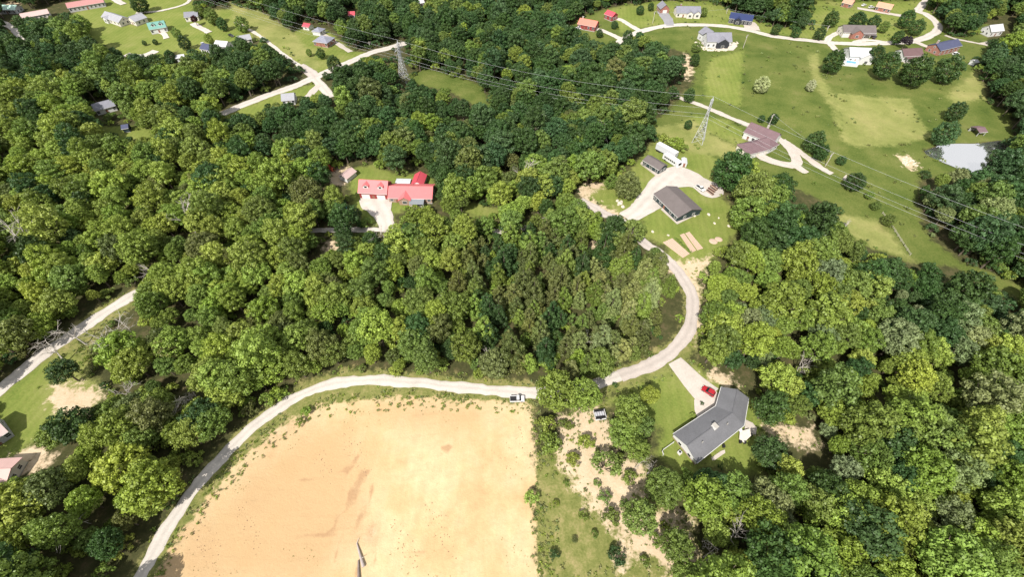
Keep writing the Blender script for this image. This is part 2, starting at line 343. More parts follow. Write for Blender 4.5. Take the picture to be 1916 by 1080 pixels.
    dirt_c = ramp(math_('ADD', math_('MULTIPLY', n_mid, .6), math_('MULTIPLY', n_big, .4)), (.3, (.41, .27, .14)), (.44, (.48, .345, .185)), (.53, (.52, .405, .24)), (.6, (.48, .35, .205)), (.7, (.54, .44, .3)))
    dirt_c = scl(dirt_c, rng_(streak, .3, .7, .94, 1.04)); dirt_c = scl(dirt_c, rng_(n_sm, .3, .7, .9, 1.07)); dirt_c = scl(dirt_c, rng_(n_grain, .3, .7, .93, 1.06))
    spots = rng_(math_('MULTIPLY', noise(2.4, 5, .75), rng_(n_mid, .4, .62, .78, 1.05)), .6, .68, 0, .5)
    dk = N(t, 'ShaderNodeRGB'); dk.outputs[0].default_value = (.2, .15, .07, 1)
    dirt_c = mix(spots, dirt_c, dk.outputs[0])
    ca = N(t, 'ShaderNodeAttribute', attribute_name='s_clay'); cm_ = rng_(math_('ADD', ca.outputs['Fac'], math_('MULTIPLY', ragged, 1.6)), -9, 7, 0, .85, True)
    cl = N(t, 'ShaderNodeRGB'); cl.outputs[0].default_value = (.43, .285, .15, 1); dirt_c = mix(cm_, dirt_c, cl.outputs[0])
    ra = N(t, 'ShaderNodeAttribute', attribute_name='s_rill'); rm_ = rng_(math_('ADD', ra.outputs['Fac'], math_('MULTIPLY', ragged, .16)), -.8, .1, 0, .75, True)
    rl = N(t, 'ShaderNodeRGB'); rl.outputs[0].default_value = (.33, .2, .11, 1); dirt_c = mix(rm_, dirt_c, rl.outputs[0])
    tm_ = N(t, 'ShaderNodeMapping'); L(vec, tm_.inputs['Vector']); tm_.inputs['Location'].default_value = (60, -260, 0)
    tw = N(t, 'ShaderNodeTexWave', i_Scale=.1, i_Distortion=5.0, i_Detail=3.0); tw.wave_type = 'RINGS'; tw.rings_direction = 'Z'; tw.inputs['Detail Scale'].default_value = .3; L(tm_.outputs[0], tw.inputs['Vector'])
    tf = math_('MULTIPLY', rng_(tw.outputs['Fac'], .78, .97, 0, 1, True), rng_(n_mid, .42, .58, 0, 1)); dirt_c = scl(dirt_c, rng_(math_('MULTIPLY', tf, rng_(n_fine, .35, .65, 0, 1)), 0, 1, 1, .94))
    c = floor_c
    c = mix(mask('rough', 1.2), c, rough_c)
    c = mix(mask('meadow', 1.5), c, mead_c)
    c = mix(mask('lawn', 2.0, .9), c, lawn_c)
    c = mix(mask('hay', 2.2, .8), c, hay_c)
    c = mix(mask('tan', 1.6, 1.55), c, tan_c)
    c = mix(mask('dirt', .8, .8), c, dirt_c)
    # muddy margin of the pond
    ap = N(t, 'ShaderNodeAttribute', attribute_name='s_pond'); mud = N(t, 'ShaderNodeRGB'); mud.outputs[0].default_value = (.07, .05, .03, 1)
    c = mix(rng_(ap.outputs['Fac'], -1.0, .4, 0, 1), c, mud.outputs[0])
    L(c, b.inputs['Base Color']); b.inputs['Roughness'].default_value = .95; b.inputs['Specular IOR Level'].default_value = .1
    hgt = math_('ADD', math_('MULTIPLY', n_fine, .6), math_('MULTIPLY', streak, .3)); hgt = math_('ADD', hgt, math_('MULTIPLY', n_sm, .8))
    bp = N(t, 'ShaderNodeBump', i_Strength=.55, i_Distance=.35); L(hgt, bp.inputs['Height']); L(bp.outputs[0], b.inputs['Normal'])
    return m
ground = obj('ground', gme, ground_material()); ground['kind'] = 'structure'; ground['label'] = 'rolling ground with orange clay lot, lawns, meadow and woodland floor'

# pond
def pond_material():
    m, t, b = nodes('pond_water'); b.inputs['Base Color'].default_value = (.86, .85, .84, 1); b.inputs['Metallic'].default_value = .95; b.inputs['Roughness'].default_value = .05
    b.inputs['IOR'].default_value = 1.33; b.inputs['Specular IOR Level'].default_value = .9
    n = N(t, 'ShaderNodeTexNoise', i_Scale=1.2); bp = N(t, 'ShaderNodeBump', i_Strength=.03, i_Distance=.05)
    co = N(t, 'ShaderNodeTexCoord'); t.links.new(co.outputs['Object'], n.inputs['Vector']); t.links.new(n.outputs['Fac'], bp.inputs['Height']); t.links.new(bp.outputs[0], b.inputs['Normal'])
    return m
def resample(pts, step, closed=False):
    pts = [Vector(p[:2]) for p in pts]; n = len(pts); o = []
    R = range(n) if closed else range(n - 1)
    for i in R:
        if closed: a, b, c, d = pts[i - 1], pts[i], pts[(i + 1) % n], pts[(i + 2) % n]
        else: a, b, c, d = pts[max(i - 1, 0)], pts[i], pts[i + 1], pts[min(i + 2, n - 1)]
        k = max(1, int((c - b).length / step))
        for j in range(k):
            t = j / k
            o.append(.5 * ((2 * b) + (c - a) * t + (2 * a - 5 * b + 4 * c - d) * t * t + (3 * b - a - 3 * c + d) * t ** 3))
    if not closed: o.append(pts[-1])
    return o
pp = resample(POND, 2.0, True); pw = bpy.data.meshes.new('pond')
pw.from_pydata([(p.x, p.y, -.22) for p in pp], [], [tuple(range(len(pp)))]); pw.update()
if pw.polygons[0].normal.z < 0: pw.flip_normals()
po = obj('pond', pw, pond_material()); po['kind'] = 'structure'; po['label'] = 'small brown farm pond mirroring the pale sky'

# ------------------------------------------------------------------ roads
gravel = mat('pale_gravel', (.475, .432, .39), .95, .15, .25, .1, fine=2.5, kind='road')
asphalt = mat('worn_asphalt', (.42, .37, .335), .9, .14, .2, .15, fine=2.0, kind='road')
gravel_pad = mat('pale_gravel_yard', (.455, .41, .37), .95, .2, .25, .1, fine=2.5)
concrete = mat('pale_concrete', (.45, .4, .355), .9, .13, .4, .15, fine=2.0)
blacktop = mat('grey_blacktop', (.26, .255, .27), .9, .15, .3, .15, fine=2.0)
ROADPTS = []; RL = [0]
def road(name, label, m, width, *px, ragged=.5, w2=None, step=1.5):
    pts = resample([P(*p)[:2] for p in px], step); n = len(pts); RL[0] += 1; dz = .07 + .006 * RL[0]
    v = []; K = 8
    for i, p in enumerate(pts):
        d = (pts[min(i + 1, n - 1)] - pts[max(i - 1, 0)]).normalized(); nn = Vector((-d.y, d.x))
        ww = width if w2 is None else width + (w2 - width) * i / (n - 1)
        l = ww / 2 + ragged * (math.sin(i * .7 + RL[0]) * .4 + rng.uniform(-.5, .5)); r = ww / 2 + ragged * (math.sin(i * .53 + 2 * RL[0]) * .4 + rng.uniform(-.5, .5))
        for k in range(K + 1):
            s = -r + (l + r) * k / K; q = p + nn * s
            v.append((q.x, q.y, H(q.x, q.y) + dz + .03 * (1 - (2 * k / K - 1) ** 2) - (.05 if k in (0, K) else 0)))
        ROADPTS.append((p.x, p.y, ww / 2 - (1.2 if 'passing' in label else 0)))
    f = [(i * (K + 1) + k, i * (K + 1) + k + 1, (i + 1) * (K + 1) + k + 1, (i + 1) * (K + 1) + k) for i in range(n - 1) for k in range(K)]
    me = bpy.data.meshes.new(name); me.from_pydata(v, [], f); me.update()
    if me.polygons[0].normal.z < 0: me.flip_normals()
    for pl in me.polygons: pl.use_smooth = True
    at = me.attributes.new('cross', 'FLOAT', 'POINT'); at.data.foreach_set('value', np.tile(np.linspace(-1, 1, K + 1), n).astype(np.float32))
    o = obj(name, me, m); o['kind'] = 'structure'; o['label'] = label; return o
def pad(name, label, m, *px, ragged=.3):
    pts = resample([P(*p)[:2] for p in px], 1.6, True); RL[0] += 1; dz = .07 + .006 * RL[0]
    import bmesh
    bm = bmesh.new(); c = sum(pts, Vector((0, 0))) / len(pts); rings = 7; vs = []
    for p in pts: p += (p - c).normalized() * rng.uniform(-ragged, ragged)
    for k in range(rings + 1):
        for p in pts:
            q = c + (p - c) * (k / rings); vs.append(bm.verts.new((q.x, q.y, H(q.x, q.y) + dz - (.05 if k == rings else 0)))) if k else None
    cv = bm.verts.new((c.x, c.y, H(c.x, c.y) + dz)); n = len(pts)
    for i in range(n): bm.faces.new((cv, vs[i], vs[(i + 1) % n]))
    for k in range(rings - 1):
        for i in range(n): bm.faces.new((vs[k * n + i], vs[(k + 1) * n + i], vs[(k + 1) * n + (i + 1) % n], vs[k * n + (i + 1) % n]))
    bmesh.ops.recalc_face_normals(bm, faces=bm.faces); me = bpy.data.meshes.new(name); bm.to_mesh(me); bm.free()
    if sum(p.normal.z for p in me.polygons) < 0: me.flip_normals()
    o = obj(name, me, m); o['kind'] = 'structure'; o['label'] = label; return o
road('lane', 'pale gravel lane curving round the orange clay lot', gravel, 3.7, (225,1140),(262,1080),(330,962),(390,884),(440,831),(500,778),(560,741),(620,719),(690,712),(760,715),(850,724),(930,732),(1000,735),(1060,731),(1110,720),(1160,704))
road('lane', 'greyish worn asphalt bend of the lane', asphalt, 4.4, (1160,704),(1200,690),(1240,671),(1272,642),(1292,606),(1296,570),(1288,538),(1270,510),(1245,484),(1222,466),(1205,455),(1180,430),(1160,412),(1130,400),(1105,385),(1085,375))
road('lane', 'pale lane passing the red roofed house', gravel, 2.8, (1085,375),(1060,385),(1020,410),(970,430),(900,434),(800,432),(700,430),(600,431),(500,440),(400,470))
road('road', 'pale gravel road along the left edge', gravel, 4.8, (-60,782),(0,730),(60,680),(130,630),(200,583),(262,546))
road('road', 'pale country road through the upper left woods', gravel, 6.0, (380,228),(410,215),(470,190),(540,165),(590,144),(640,122),(690,100),(725,90),(760,80))
road('road', 'short side road above the crossroads', asphalt, 6.5, (590,144),(575,131),(560,122))
road('lane', 'narrow pale lane along the upper left woods edge', gravel, 2.6, (560,122),(530,101),(505,81),(480,63),(440,40))
road('road', 'short pale side road below the crossroads', gravel, 5.5, (588,146),(600,158),(608,168),(620,182))
road('driveway', 'pale straight driveway beside the blue grey roofed house', concrete, 3.6, (600,62),(612,68),(630,80),(656,97))
road('driveway', 'pale drive below the crossroads', concrete, 4.5, (600,158),(588,168),(575,182))
road('road', 'pale ridge road looping past the hilltop houses', gravel, 5.6, (1150,86),(1165,74),(1182,65),(1200,58),(1240,49),(1300,46),(1350,48),(1400,56),(1440,66),(1500,74),(1560,80),(1640,81),(1700,78),(1740,66),(1756,52),(1748,38),(1732,26),(1718,20),(1728,6),(1745,-15))
road('driveway', 'pale drive to the dark red house', gravel, 4.0, (1200,58),(1180,48),(1165,38),(1150,34))
road('driveway', 'pale drive to the coral roofed house', gravel, 4.0, (1165,74),(1148,66),(1130,58),(1115,54))
road('driveway', 'grey blacktop drive to the brick garage', blacktop, 7.0, (1254,48),(1250,38),(1242,26),(1240,22), w2=9.0)
road('driveway', 'wide pale drive at the navy roofed house', concrete, 11.0, (1408,56),(1404,47),(1400,41), w2=9)
road('driveway', 'pale curved drive at the brown roofed house', gravel, 4.0, (1545,80),(1552,70),(1565,62),(1575,60))
road('driveway', 'pale drive branching down from the ridge road', gravel, 4.5, (1552,80),(1560,90),(1567,96))
road('driveway', 'pale loop in front of the brown roofed house', gravel, 3.5, (1596,80),(1610,76),(1632,75),(1655,79))
road('driveway', 'pale drive to the blue roofed brick house', concrete, 5.0, (1710,77),(1722,82),(1738,88),(1746,88))
road('driveway', 'pale straight drive below the tan roofed house', concrete, 6.0, (1604,15),(1640,21),(1668,26),(1695,31))
road('lane', 'pale forked lane beyond the blue roofed house', concrete, 3.0, (1768,66),(1790,73),(1810,77),(1850,85),(1880,92))
road('lane', 'pale fork of the lane beyond the blue roofed house', concrete, 2.6, (1835,81),(1850,79),(1866,79))
road('lane', 'narrow pale lane across the meadow', concrete, 3.4, (1240,172),(1262,180),(1300,193),(1330,205),(1370,222),(1400,234),(1430,247),(1462,262),(1490,280),(1530,310),(1556,326))
road('driveway', 'pale concrete loop at the plum roofed house', concrete, 5.0, (1462,262),(1476,275),(1487,290),(1490,305),(1478,309),(1450,304),(1430,296),(1418,288))
road('driveway', 'pale concrete tail of the loop drive', concrete, 4.6, (1484,306),(1495,315),(1510,324), w2=3)
road('driveway', 'broad pale drive up to the dark barn', gravel, 7.0, (1170,408),(1192,392),(1212,370),(1230,348),(1245,332),(1258,322), w2=9)
pad('gravel_yard', 'pale gravel yard in front of the dark barn', gravel_pad, (1232,318),(1250,314),(1272,312),(1300,322),(1322,336),(1345,346),(1354,358),(1348,368),(1332,371),(1312,364),(1296,351),(1280,350),(1262,352),(1244,352),(1238,340))
pad('gravel_yard', 'pale apron beside the dark sided house', gravel_pad, (1172,408),(1196,392),(1216,380),(1234,380),(1238,388),(1210,403),(1185,416))
road('driveway', 'pale gravel drive to the red roofed garage', gravel, 5.0, (722,434),(722,415),(716,400),(706,388),(700,376), w2=11)
pad('gravel_yard', 'pale gravel apron at the red roofed garage', gravel_pad, (674,372),(700,368),(728,370),(734,382),(730,395),(712,400),(690,397),(676,388))
road('driveway', 'pale concrete drive curving to the grey roofed house', concrete, 5.2, (1262,676),(1278,694),(1296,714),(1312,730),(1328,744), w2=9, ragged=.05)
pad('gravel_yard', 'pale turning pad by the grey roofed house', concrete, (1304,738),(1322,728),(1342,735),(1340,758),(1322,772),(1304,782),(1299,768),(1299,750), ragged=.1)
road('driveway', 'pale drive at the teal roofed house', gravel, 4.0, (312,72),(308,64),(300,60))
road('road', 'pale road in the top left lawns', gravel, 5.0, (200,-12),(222,3),(232,8))
road('lane', 'pale lane crossing the top left lawns', gravel, 3.0, (255,24),(300,20),(340,10),(355,0),(345,-10))
road('driveway', 'pale pad in the top left lawn', gravel, 6.0, (236,102),(256,106),(276,102),(292,95))
road('driveway', 'pale drive between the top left houses', gravel, 4.5, (360,44),(375,52),(392,61))
road('lane', 'grey lane in the top left corner', gravel, 4.5, (-10,36),(20,50),(38,68),(50,80))

# ------------------------------------------------------------------ buildings
BFOOT = []
def roofmat(kind, c, nm): return mat('roof_' + nm, c, .8 if kind == 'shingle' else .45, .14 if kind == 'shingle' else .07, .5, .3, kind=kind, fine=6.0)
white_trim = mat('white_trim', (.6, .59, .575), .5, .05)
dark_open = mat('dark_interior', (.02, .02, .022), .9, .1)
stone_base = mat('foundation_block', (.35, .33, .3), .9, .15)
door_m = mat('door_paint', (.22, .1, .07), .5, .1)
brickm = mat('red_brick', (.30, .115, .085), .85, .15, kind='brick')
def house(name, label, A, B, depth, eave=3.0, rise=2.4, roof=('shingle', (.22, .21, .22), 'grey'), wall=None, ridge='u', C=None, nwin=3, door=.5,
          garage=(), dormers=(), chimney=None, front_gable=(), porch=None, over=.4, endwin=True, cat='house', hip=False, parent=None, pos=None, base=1.5, open_front=False):
    """A,B = pixels of the camera-facing eave's ends; depth in metres away from the camera; local u along AB, v away"""
    wall = wall or mat('cream_siding', (.62, .58, .52), .7, .08, kind='siding')
    a = Vector(P(*A, eave)[:2]); b = Vector(P(*B, eave)[:2]); ux = (b - a).normalized(); vx = Vector((-ux.y, ux.x))
    L = (b - a).length
    if C is not None:
        c = Vector(P(*C, eave)[:2]); depth = abs((c - b).dot(vx))
    D = depth; ctr = a + ux * L / 2 + vx * D / 2
    z0 = max(H(ctr.x, ctr.y), H(a.x, a.y) - .3, H(b.x, b.y) - .3)
    rz = math.atan2(ux.y, ux.x)
    if parent is None:
        root = empty(name, (a.x, a.y, z0), rz, label, cat)
    else:
        root = bpy.data.objects.new(name, None); COL.objects.link(root); root.parent = parent; root.empty_display_size = .5
        d = Vector((a.x, a.y)) - Vector(parent.location[:2]); pr = -parent.rotation_euler.z
        root.location = (d.x * math.cos(pr) - d.y * math.sin(pr), d.x * math.sin(pr) + d.y * math.cos(pr), z0 - parent.location.z); root.rotation_euler = (0, 0, rz - parent.rotation_euler.z)
        if label: root['label'] = label
    for i in range(5):
        for j in range(5):
            q = a + ux * L * i / 4 + vx * D * j / 4; BFOOT.append((q.x, q.y))
    part(root, L, D, eave, rise, roof, wall, ridge, nwin, door, garage, dormers, chimney, front_gable, porch, over, endwin, hip, base, open_front)
    return root
def window(root, mat_frame, x, y, z, wd, ht, face):
    """face: 'f' front (-v), 'l' left end (-u), 'r' right end (+u)"""
    t = .09; fr = MB(); pn = MB()
    def bx(mb, a0, a1, z0, z1, o0, o1):
        if face == 'f': mb.box(x + a0, x + a1, y - o1, y - o0, z + z0, z + z1)
        elif face == 'l': mb.box(x - o1, x - o0, y + a0, y + a1, z + z0, z + z1)
        else: mb.box(x + o0, x + o1, y + a0, y + a1, z + z0, z + z1)
    h = wd / 2
    bx(fr, -h - t, -h, -t, ht + t, -.05, .07); bx(fr, h, h + t, -t, ht + t, -.05, .07); bx(fr, -h, h, -t, 0, -.05, .07); bx(fr, -h, h, ht, ht + t, -.05, .07); bx(fr, -h, h, ht * .48, ht * .53, -.02, .05)
    o = fr.build('window', mat_frame, root); bx(pn, -h, h, 0, ht, -.03, .025); pn.build('pane', glass(), o)
def part(root, L, D, eave, rise, roof, wall, ridge, nwin, door, garage, dormers, chimney, front_gable, porch, over, endwin, hip, base, open_front):
    rm = roofmat(*roof); o = over; i0, i1, j0, j1 = o, L - o, o, D - o; th = .16
    # walls (closed, with gable triangles)
    if hip: wb = MB().box(i0, i1, j0, j1, -base, eave - .02)
    elif ridge == 'u':
        k = (eave + rise * (1 - 2 * o / D)) if D > 2 * o else eave
        wb = MB().prism([(j0, -base), (j1, -base), (j1, eave - .02), (D / 2, eave + rise - .22), (j0, eave - .02)], 'x', i0, i1)
    else: wb = MB().prism([(i0, -base), (i1, -base), (i1, eave - .02), (L / 2, eave + rise - .22), (i0, eave - .02)], 'y', j0, j1)
    if open_front:                                             # open pavilion: posts instead of walls
        for (x, y) in ((i0, j0), (i1, j0), (i0, j1), (i1, j1)): MB().box(x - .12, x + .12, y - .12, y + .12, -base, eave + .1).build('post', wall, root)
        MB().box(i0, i1, j1 - .1, j1, -base, eave - .1).build('back_wall', wall, root)
    else:
        wb.build('wall', wall, root); MB().box(i0 - .06, i1 + .06, j0 - .06, j1 + .06, -base - .3, .25).build('foundation', stone_base, root)
    rb = MB()
    if hip:
        q = min(D, L) / 2
        if L >= D: r0, r1 = (q, D / 2, eave + rise), (L - q, D / 2, eave + rise)
        else: r0, r1 = (L / 2, q, eave + rise), (L / 2, D - q, eave + rise)
        c = [(0, 0, eave), (L, 0, eave), (L, D, eave), (0, D, eave)]
        if L >= D: qs = [[c[0], c[1], r1, r0], [c[1], c[2], r1], [c[2], c[3], r0, r1], [c[3], c[0], r0]]
        else: qs = [[c[0], c[1], r0], [c[1], c[2], r1, r0], [c[2], c[3], r1], [c[3], c[0], r0, r1]]
        for q in qs: rb.slab(q, th)
        cap = [r0, r1]
    elif ridge == 'u':
        rb.slab([(0, 0, eave), (L, 0, eave), (L, D / 2, eave + rise), (0, D / 2, eave + rise)], th)
        rb.slab([(0, D, eave), (L, D, eave), (L, D / 2, eave + rise), (0, D / 2, eave + rise)], th); cap = [(0, D / 2, eave + rise), (L, D / 2, eave + rise)]
    else:
        rb.slab([(0, 0, eave), (0, D, eave), (L / 2, D, eave + rise), (L / 2, 0, eave + rise)], th)
        rb.slab([(L, 0, eave), (L, D, eave), (L / 2, D, eave + rise), (L / 2, 0, eave + rise)], th); cap = [(L / 2, 0, eave + rise), (L / 2, D, eave + rise)]
    ro = rb.build('roof', rm, root)
    MB().tube((cap[0][0], cap[0][1], cap[0][2] + .0), (cap[1][0], cap[1][1], cap[1][2] + .0), .12).build('ridge_cap', rm, ro)
    MB().box(0, L, -.1, .02, eave - .2, eave - .06).build('gutter', white_trim, ro) if (ridge == 'u' or hip) else None
    if open_front: return
    occ = [(g, gw / 2) for g, gw in garage]
    for g, gw in garage:
        d = MB().box(g * L - gw / 2, g * L + gw / 2, j0 - .07, j0 + .05, -.05, min(2.3, eave - .4)); gd = d.build('garage_door', white_trim, root)
        for k in range(3): MB().box(g * L - gw / 2 + .05, g * L + gw / 2 - .05, j0 - .09, j0 - .06, .5 + k * .55, .53 + k * .55).build('panel_joint', stone_base, gd)
    if door is not None:
        dd = MB().box(door * L - .5, door * L + .5, j0 - .06, j0 + .05, 0, 2.1).build('door', door_m, root)
        MB().box(door * L + .34, door * L + .42, j0 - .12, j0 - .06, 1, 1.08).build('handle', stone_base, dd); occ.append((door, .7))
    for k in range(nwin):
        x = (k + .5) / nwin
        if all(abs(x * L - g * L) > gw + .75 for g, gw in occ): window(root, white_trim, x * L, j0, 1.0, 1.3, min(1.3, eave - 1.4), 'f')
    if endwin and D > 5:
        for f, x in (('l', i0), ('r', i1)):
            for y in (D * .32, D * .68): window(root, white_trim, x, y, 1.0, 1.1, 1.2, f)
            if ridge == 'u' and rise > 2.2 and not hip: window(root, white_trim, x, D / 2, eave + .2, .8, .8, f)
    for u in dormers:
        x = u * L; dw = 1.1; z = eave + rise * .42; y = D / 2 * .36; dn = bpy.data.objects.new('dormer', None)
        dn = MB().prism([(x - dw, z - .4), (x + dw, z - .4), (x + dw, z + 1.0), (x, z + 1.7), (x - dw, z + 1.0)], 'y', y, D / 2 * .95).build('dormer', white_trim, ro)
        r2 = MB(); r2.slab([(x - dw - .25, y - .25, z + .95), (x - dw - .25, D / 2, z + .95), (x, D / 2, z + 1.85), (x, y - .25, z + 1.85)], .1); r2.slab([(x + dw + .25, y - .25, z + .95), (x + dw + .25, D / 2, z + .95), (x, D / 2, z + 1.85), (x, y - .25, z + 1.85)], .1)
        r2.build('dormer_roof', rm, dn); MB().box(x - .55, x + .55, y - .05, y + .03, z + .05, z + .95).build('pane', glass(), dn)
    if chimney:
        x, y = chimney[0] * L, chimney[1] * D
        ch = MB().box(x - .5, x + .5, y - .4, y + .4, eave - .2, eave + rise + .9).build('chimney', brickm, ro); MB().box(x - .58, x + .58, y - .48, y + .48, eave + rise + .9, eave + rise + 1.05).build('chimney_cap', stone_base, ch)
    for (g, gw, gd, wm) in front_gable:                            # a gabled bay standing forward of the front wall
        x = g * L; z = eave; rr = min(gw / 2 * .62, rise * .95); yb = D / 2 * rr / rise
        bay = MB().prism([(x - gw / 2 + .3, -base), (x + gw / 2 - .3, -base), (x + gw / 2 - .3, z - .03), (x, z + rr - .25), (x - gw / 2 + .3, z - .03)], 'y', -gd + .3, j0 + .01).build('gable_bay', wm or wall, root)
        r2 = MB(); r2.slab([(x - gw / 2, -gd, z + .02), (x - gw / 2, .0, z + .02), (x, yb, z + rr + .02), (x, -gd, z + rr + .02)], .14); r2.slab([(x + gw / 2, -gd, z + .02), (x + gw / 2, .0, z + .02), (x, yb, z + rr + .02), (x, -gd, z + rr + .02)], .14)
        r2.build('bay_roof', rm, bay); window(bay, white_trim, x, -gd + .3, .9, min(1.8, gw * .4), 1.4, 'f')
    if porch:                                                     # (u0,u1,depth,roof tuple or None)
        u0, u1, pdp, prf = porch; x0, x1 = u0 * L, u1 * L
        pr = MB().slab([(x0, -pdp, eave - .55), (x1, -pdp, eave - .55), (x1, j0 + .05, eave - .12), (x0, j0 + .05, eave - .12)], .12).build('porch_roof', roofmat(*prf) if prf else rm, root)
        MB().box(x0 + .05, x1 - .05, -pdp + .05, j0 - .07, -base, .12).build('porch_floor', mat('porch_deck', (.4, .37, .33), .85), root)
        k = max(2, int((x1 - x0) / 3) + 1)
        for q in range(k):
            xx = x0 + .2 + (x1 - x0 - .4) * q / (k - 1); MB().box(xx - .08, xx + .08, -pdp + .15, -pdp + .31, .12, eave - .6).build('porch_post', white_trim, root)

sh = 'shingle'; mt = 'metal'
GREY = (sh, (.16, .16, .175), 'charcoal'); LGREY = (sh, (.2, .2, .235), 'light_grey'); BROWN = (sh, (.135, .115, .112), 'brown_grey'); PLUM = (sh, (.155, .1, .11), 'plum')
RED = (mt, (.6, .16, .165), 'coral_red'); DRED = (mt, (.5, .075, .1), 'bright_red'); NAVY = (mt, (.028, .04, .11), 'navy'); TEAL = (mt, (.15, .31, .27), 'teal'); BLUE = (sh, (.065, .072, .13), 'slate_blue')
TAN = (sh, (.48, .28, .19), 'tan_orange'); WHITE = (mt, (.5, .5, .515), 'white_metal'); PINK = (mt, (.48, .35, .33), 'dusty_pink'); PALEG = (sh, (.3, .3, .33), 'pale_grey'); CORAL = (mt, (.68, .2, .15), 'coral')
cream = mat('cream_siding', (.62, .58, .52), .7, .08, kind='siding'); whitew = mat('white_siding', (.58, .58, .575), .65, .06, kind='siding'); darkg = mat('dark_green_siding', (.028, .045, .05), .7, .15, kind='siding')
redw = mat('barn_red_siding', (.24, .04, .04), .7, .12, kind='siding'); navyw = mat('charcoal_siding', (.03, .032, .04), .7, .1, kind='siding'); greyw = mat('grey_siding', (.38, .38, .38), .7, .1, kind='siding')

# the grey-roofed house in the foreground: angled plan, built from its own outline
def angled_house():
    e, r = 3.0, 1.9
    pA, pB, pC, pD, pE, pF = [(1260.5,811),(1339.5,760),(1350,724),(1401,745),(1392,797),(1305,866)]
    g = [Vector(P(*p, e)[:2]) for p in (pA, pB, pC, pD, pE, pF)]
    o = sum(g, Vector((0, 0))) / 6; z0 = H(o.x, o.y)
    q = [Vector((p.x - o.x, p.y - o.y)) for p in g]; a, b, c, d, ee, f = q
    root = empty('ranch_house', (o.x, o.y, z0), 0, 'long angled house with charcoal shingle roof and white end gable', 'house')
    m0 = (a + f) / 2; n0 = (c + d) / 2; jj = (b + ee) / 2
    def v3(p, z): return (p.x, p.y, z)
    rb = MB()
    for poly in ([(a, e), (b, e), (jj, e + r), (m0, e + r)], [(b, e), (c, e), (n0, e + r), (jj, e + r)], [(n0, e + r), (d, e), (ee, e), (jj, e + r)], [(m0, e + r), (jj, e + r), (ee, e), (f, e)]):
        rb.slab([v3(*p) for p in poly], .18)
    ro = rb.build('roof', mat('roof_charcoal_shingle', (.135, .135, .145), .85, .18, .35, .25, kind='shingle', fine=3.0), root)
    MB().tube(v3(m0, e + r), v3(jj, e + r), .13).tube(v3(jj, e + r), v3(n0, e + r), .13).build('ridge_cap', GREYM, ro)
    # inset walls
    cen = jj
    def ins(p, k=.5): return p + (cen - p).normalized() * k
    A, B, C, D, E, Fp = [ins(p) for p in q]; B = b + (ee - b).normalized() * .5; E = ee + (b - ee).normalized() * .5
    M0 = (A + Fp) / 2; N0 = (C + D) / 2
    ring = [A, B, C, D, E, Fp]; wb = MB(); n = 6
    v = [v3(p, -1.5) for p in ring] + [v3(p, e - .04) for p in ring]
    wb.add(v, [(i, (i + 1) % n, (i + 1) % n + n, i + n) for i in range(n)])
    wb.build('wall', mat('tan_brick', (.36, .24, .19), .85, .12, kind='brick'), root)
    gm = mat('white_siding', (.7, .7, .7))
    for (x, y, m) in ((A, Fp, M0), (C, D, N0)):
        ou = ((x + y) / 2 - cen).normalized() * .03
        MB().add([v3(x + ou, e - 1.9), v3(y + ou, e - 1.9), v3(y + ou, e - .05), v3(m + ou, e + r - .25), v3(x + ou, e - .05)], [(0, 1, 2, 3, 4)]).build('gable_siding', gm, root)
    # white fascia along the eaves
    for x, y in ((a, b), (b, c), (c, d), (d, ee), (ee, f)):
        dd = (y - x).normalized(); nn = Vector((dd.y, -dd.x)); nn = nn if nn.dot((x + y) / 2 - cen) > 0 else -nn
        p0, p1 = x + nn * .02, y + nn * .02; p2, p3 = y + nn * .14, x + nn * .14
        MB().slab([v3(p0, e - .03), v3(p1, e - .03), v3(p2, e - .03), v3(p3, e - .03)], .2).build('fascia', white_trim, ro)
    # pale metal chimney chase, vents
    cp = m0 + (jj - m0) * .58 + (f - a).normalized() * .3; dd = (jj - m0).normalized(); nn = Vector((-dd.y, dd.x))
    def orient(mb, w_, d_, z0_, z1_, c_):
        vs = []
        for z in (z0_, z1_):
            for sx, sy in ((-1, -1), (1, -1), (1, 1), (-1, 1)):
                p = c_ + dd * sx * w_ / 2 + nn * sy * d_ / 2; vs.append(v3(p, z))
        return mb.add(vs, [(0,3,2,1),(4,5,6,7),(0,1,5,4),(1,2,6,5),(2,3,7,6),(3,0,4,7)])
    ch = orient(MB(), 1.0, 1.5, e + r - .6, e + r + 1.0, cp).build('chimney', mat('pale_chimney', (.62, .6, .58)), ro)
    orient(MB(), 1.15, 1.65, e + r + 1.0, e + r + 1.1, cp).build('chimney_cap', stone_base, ch)
    for k in (.25, .8): orient(MB(), .25, .25, e + r - .5, e + r + .25, m0 + (jj - m0) * k + (f - a).normalized() * 1.6).build('roof_vent', stone_base, ro)
    # garage door and windows on the drive side, back deck
    def onwall(x, y, t, wd, z0_, z1_, nm, m, off=.05, par=root):
        p = x + (y - x) * t; d_ = (y - x).normalized(); nn_ = Vector((d_.y, -d_.x)); nn_ = nn_ if nn_.dot(p - cen) > 0 else -nn_
        vs = []
        for z in (z0_, z1_):
            for s, k in ((-wd / 2, -.06), (wd / 2, -.06), (wd / 2, off), (-wd / 2, off)): vs.append(v3(p + d_ * s + nn_ * k, z))
        return MB().add(vs, [(0,3,2,1),(4,5,6,7),(0,1,5,4),(1,2,6,5),(2,3,7,6),(3,0,4,7)]).build(nm, m, par)
    onwall(B, C, .55, 4.4, 0, 2.2, 'garage_door', white_trim)
    for t in (.2, .45, .8):
        wn = onwall(A, B, t, 1.6, .9, 2.2, 'window', white_trim); onwall(A, B, t, 1.4, 1.0, 2.1, 'pane', glass(), .07, wn)
    onwall(A, B, .63, 1.0, 0, 2.1, 'door', door_m)
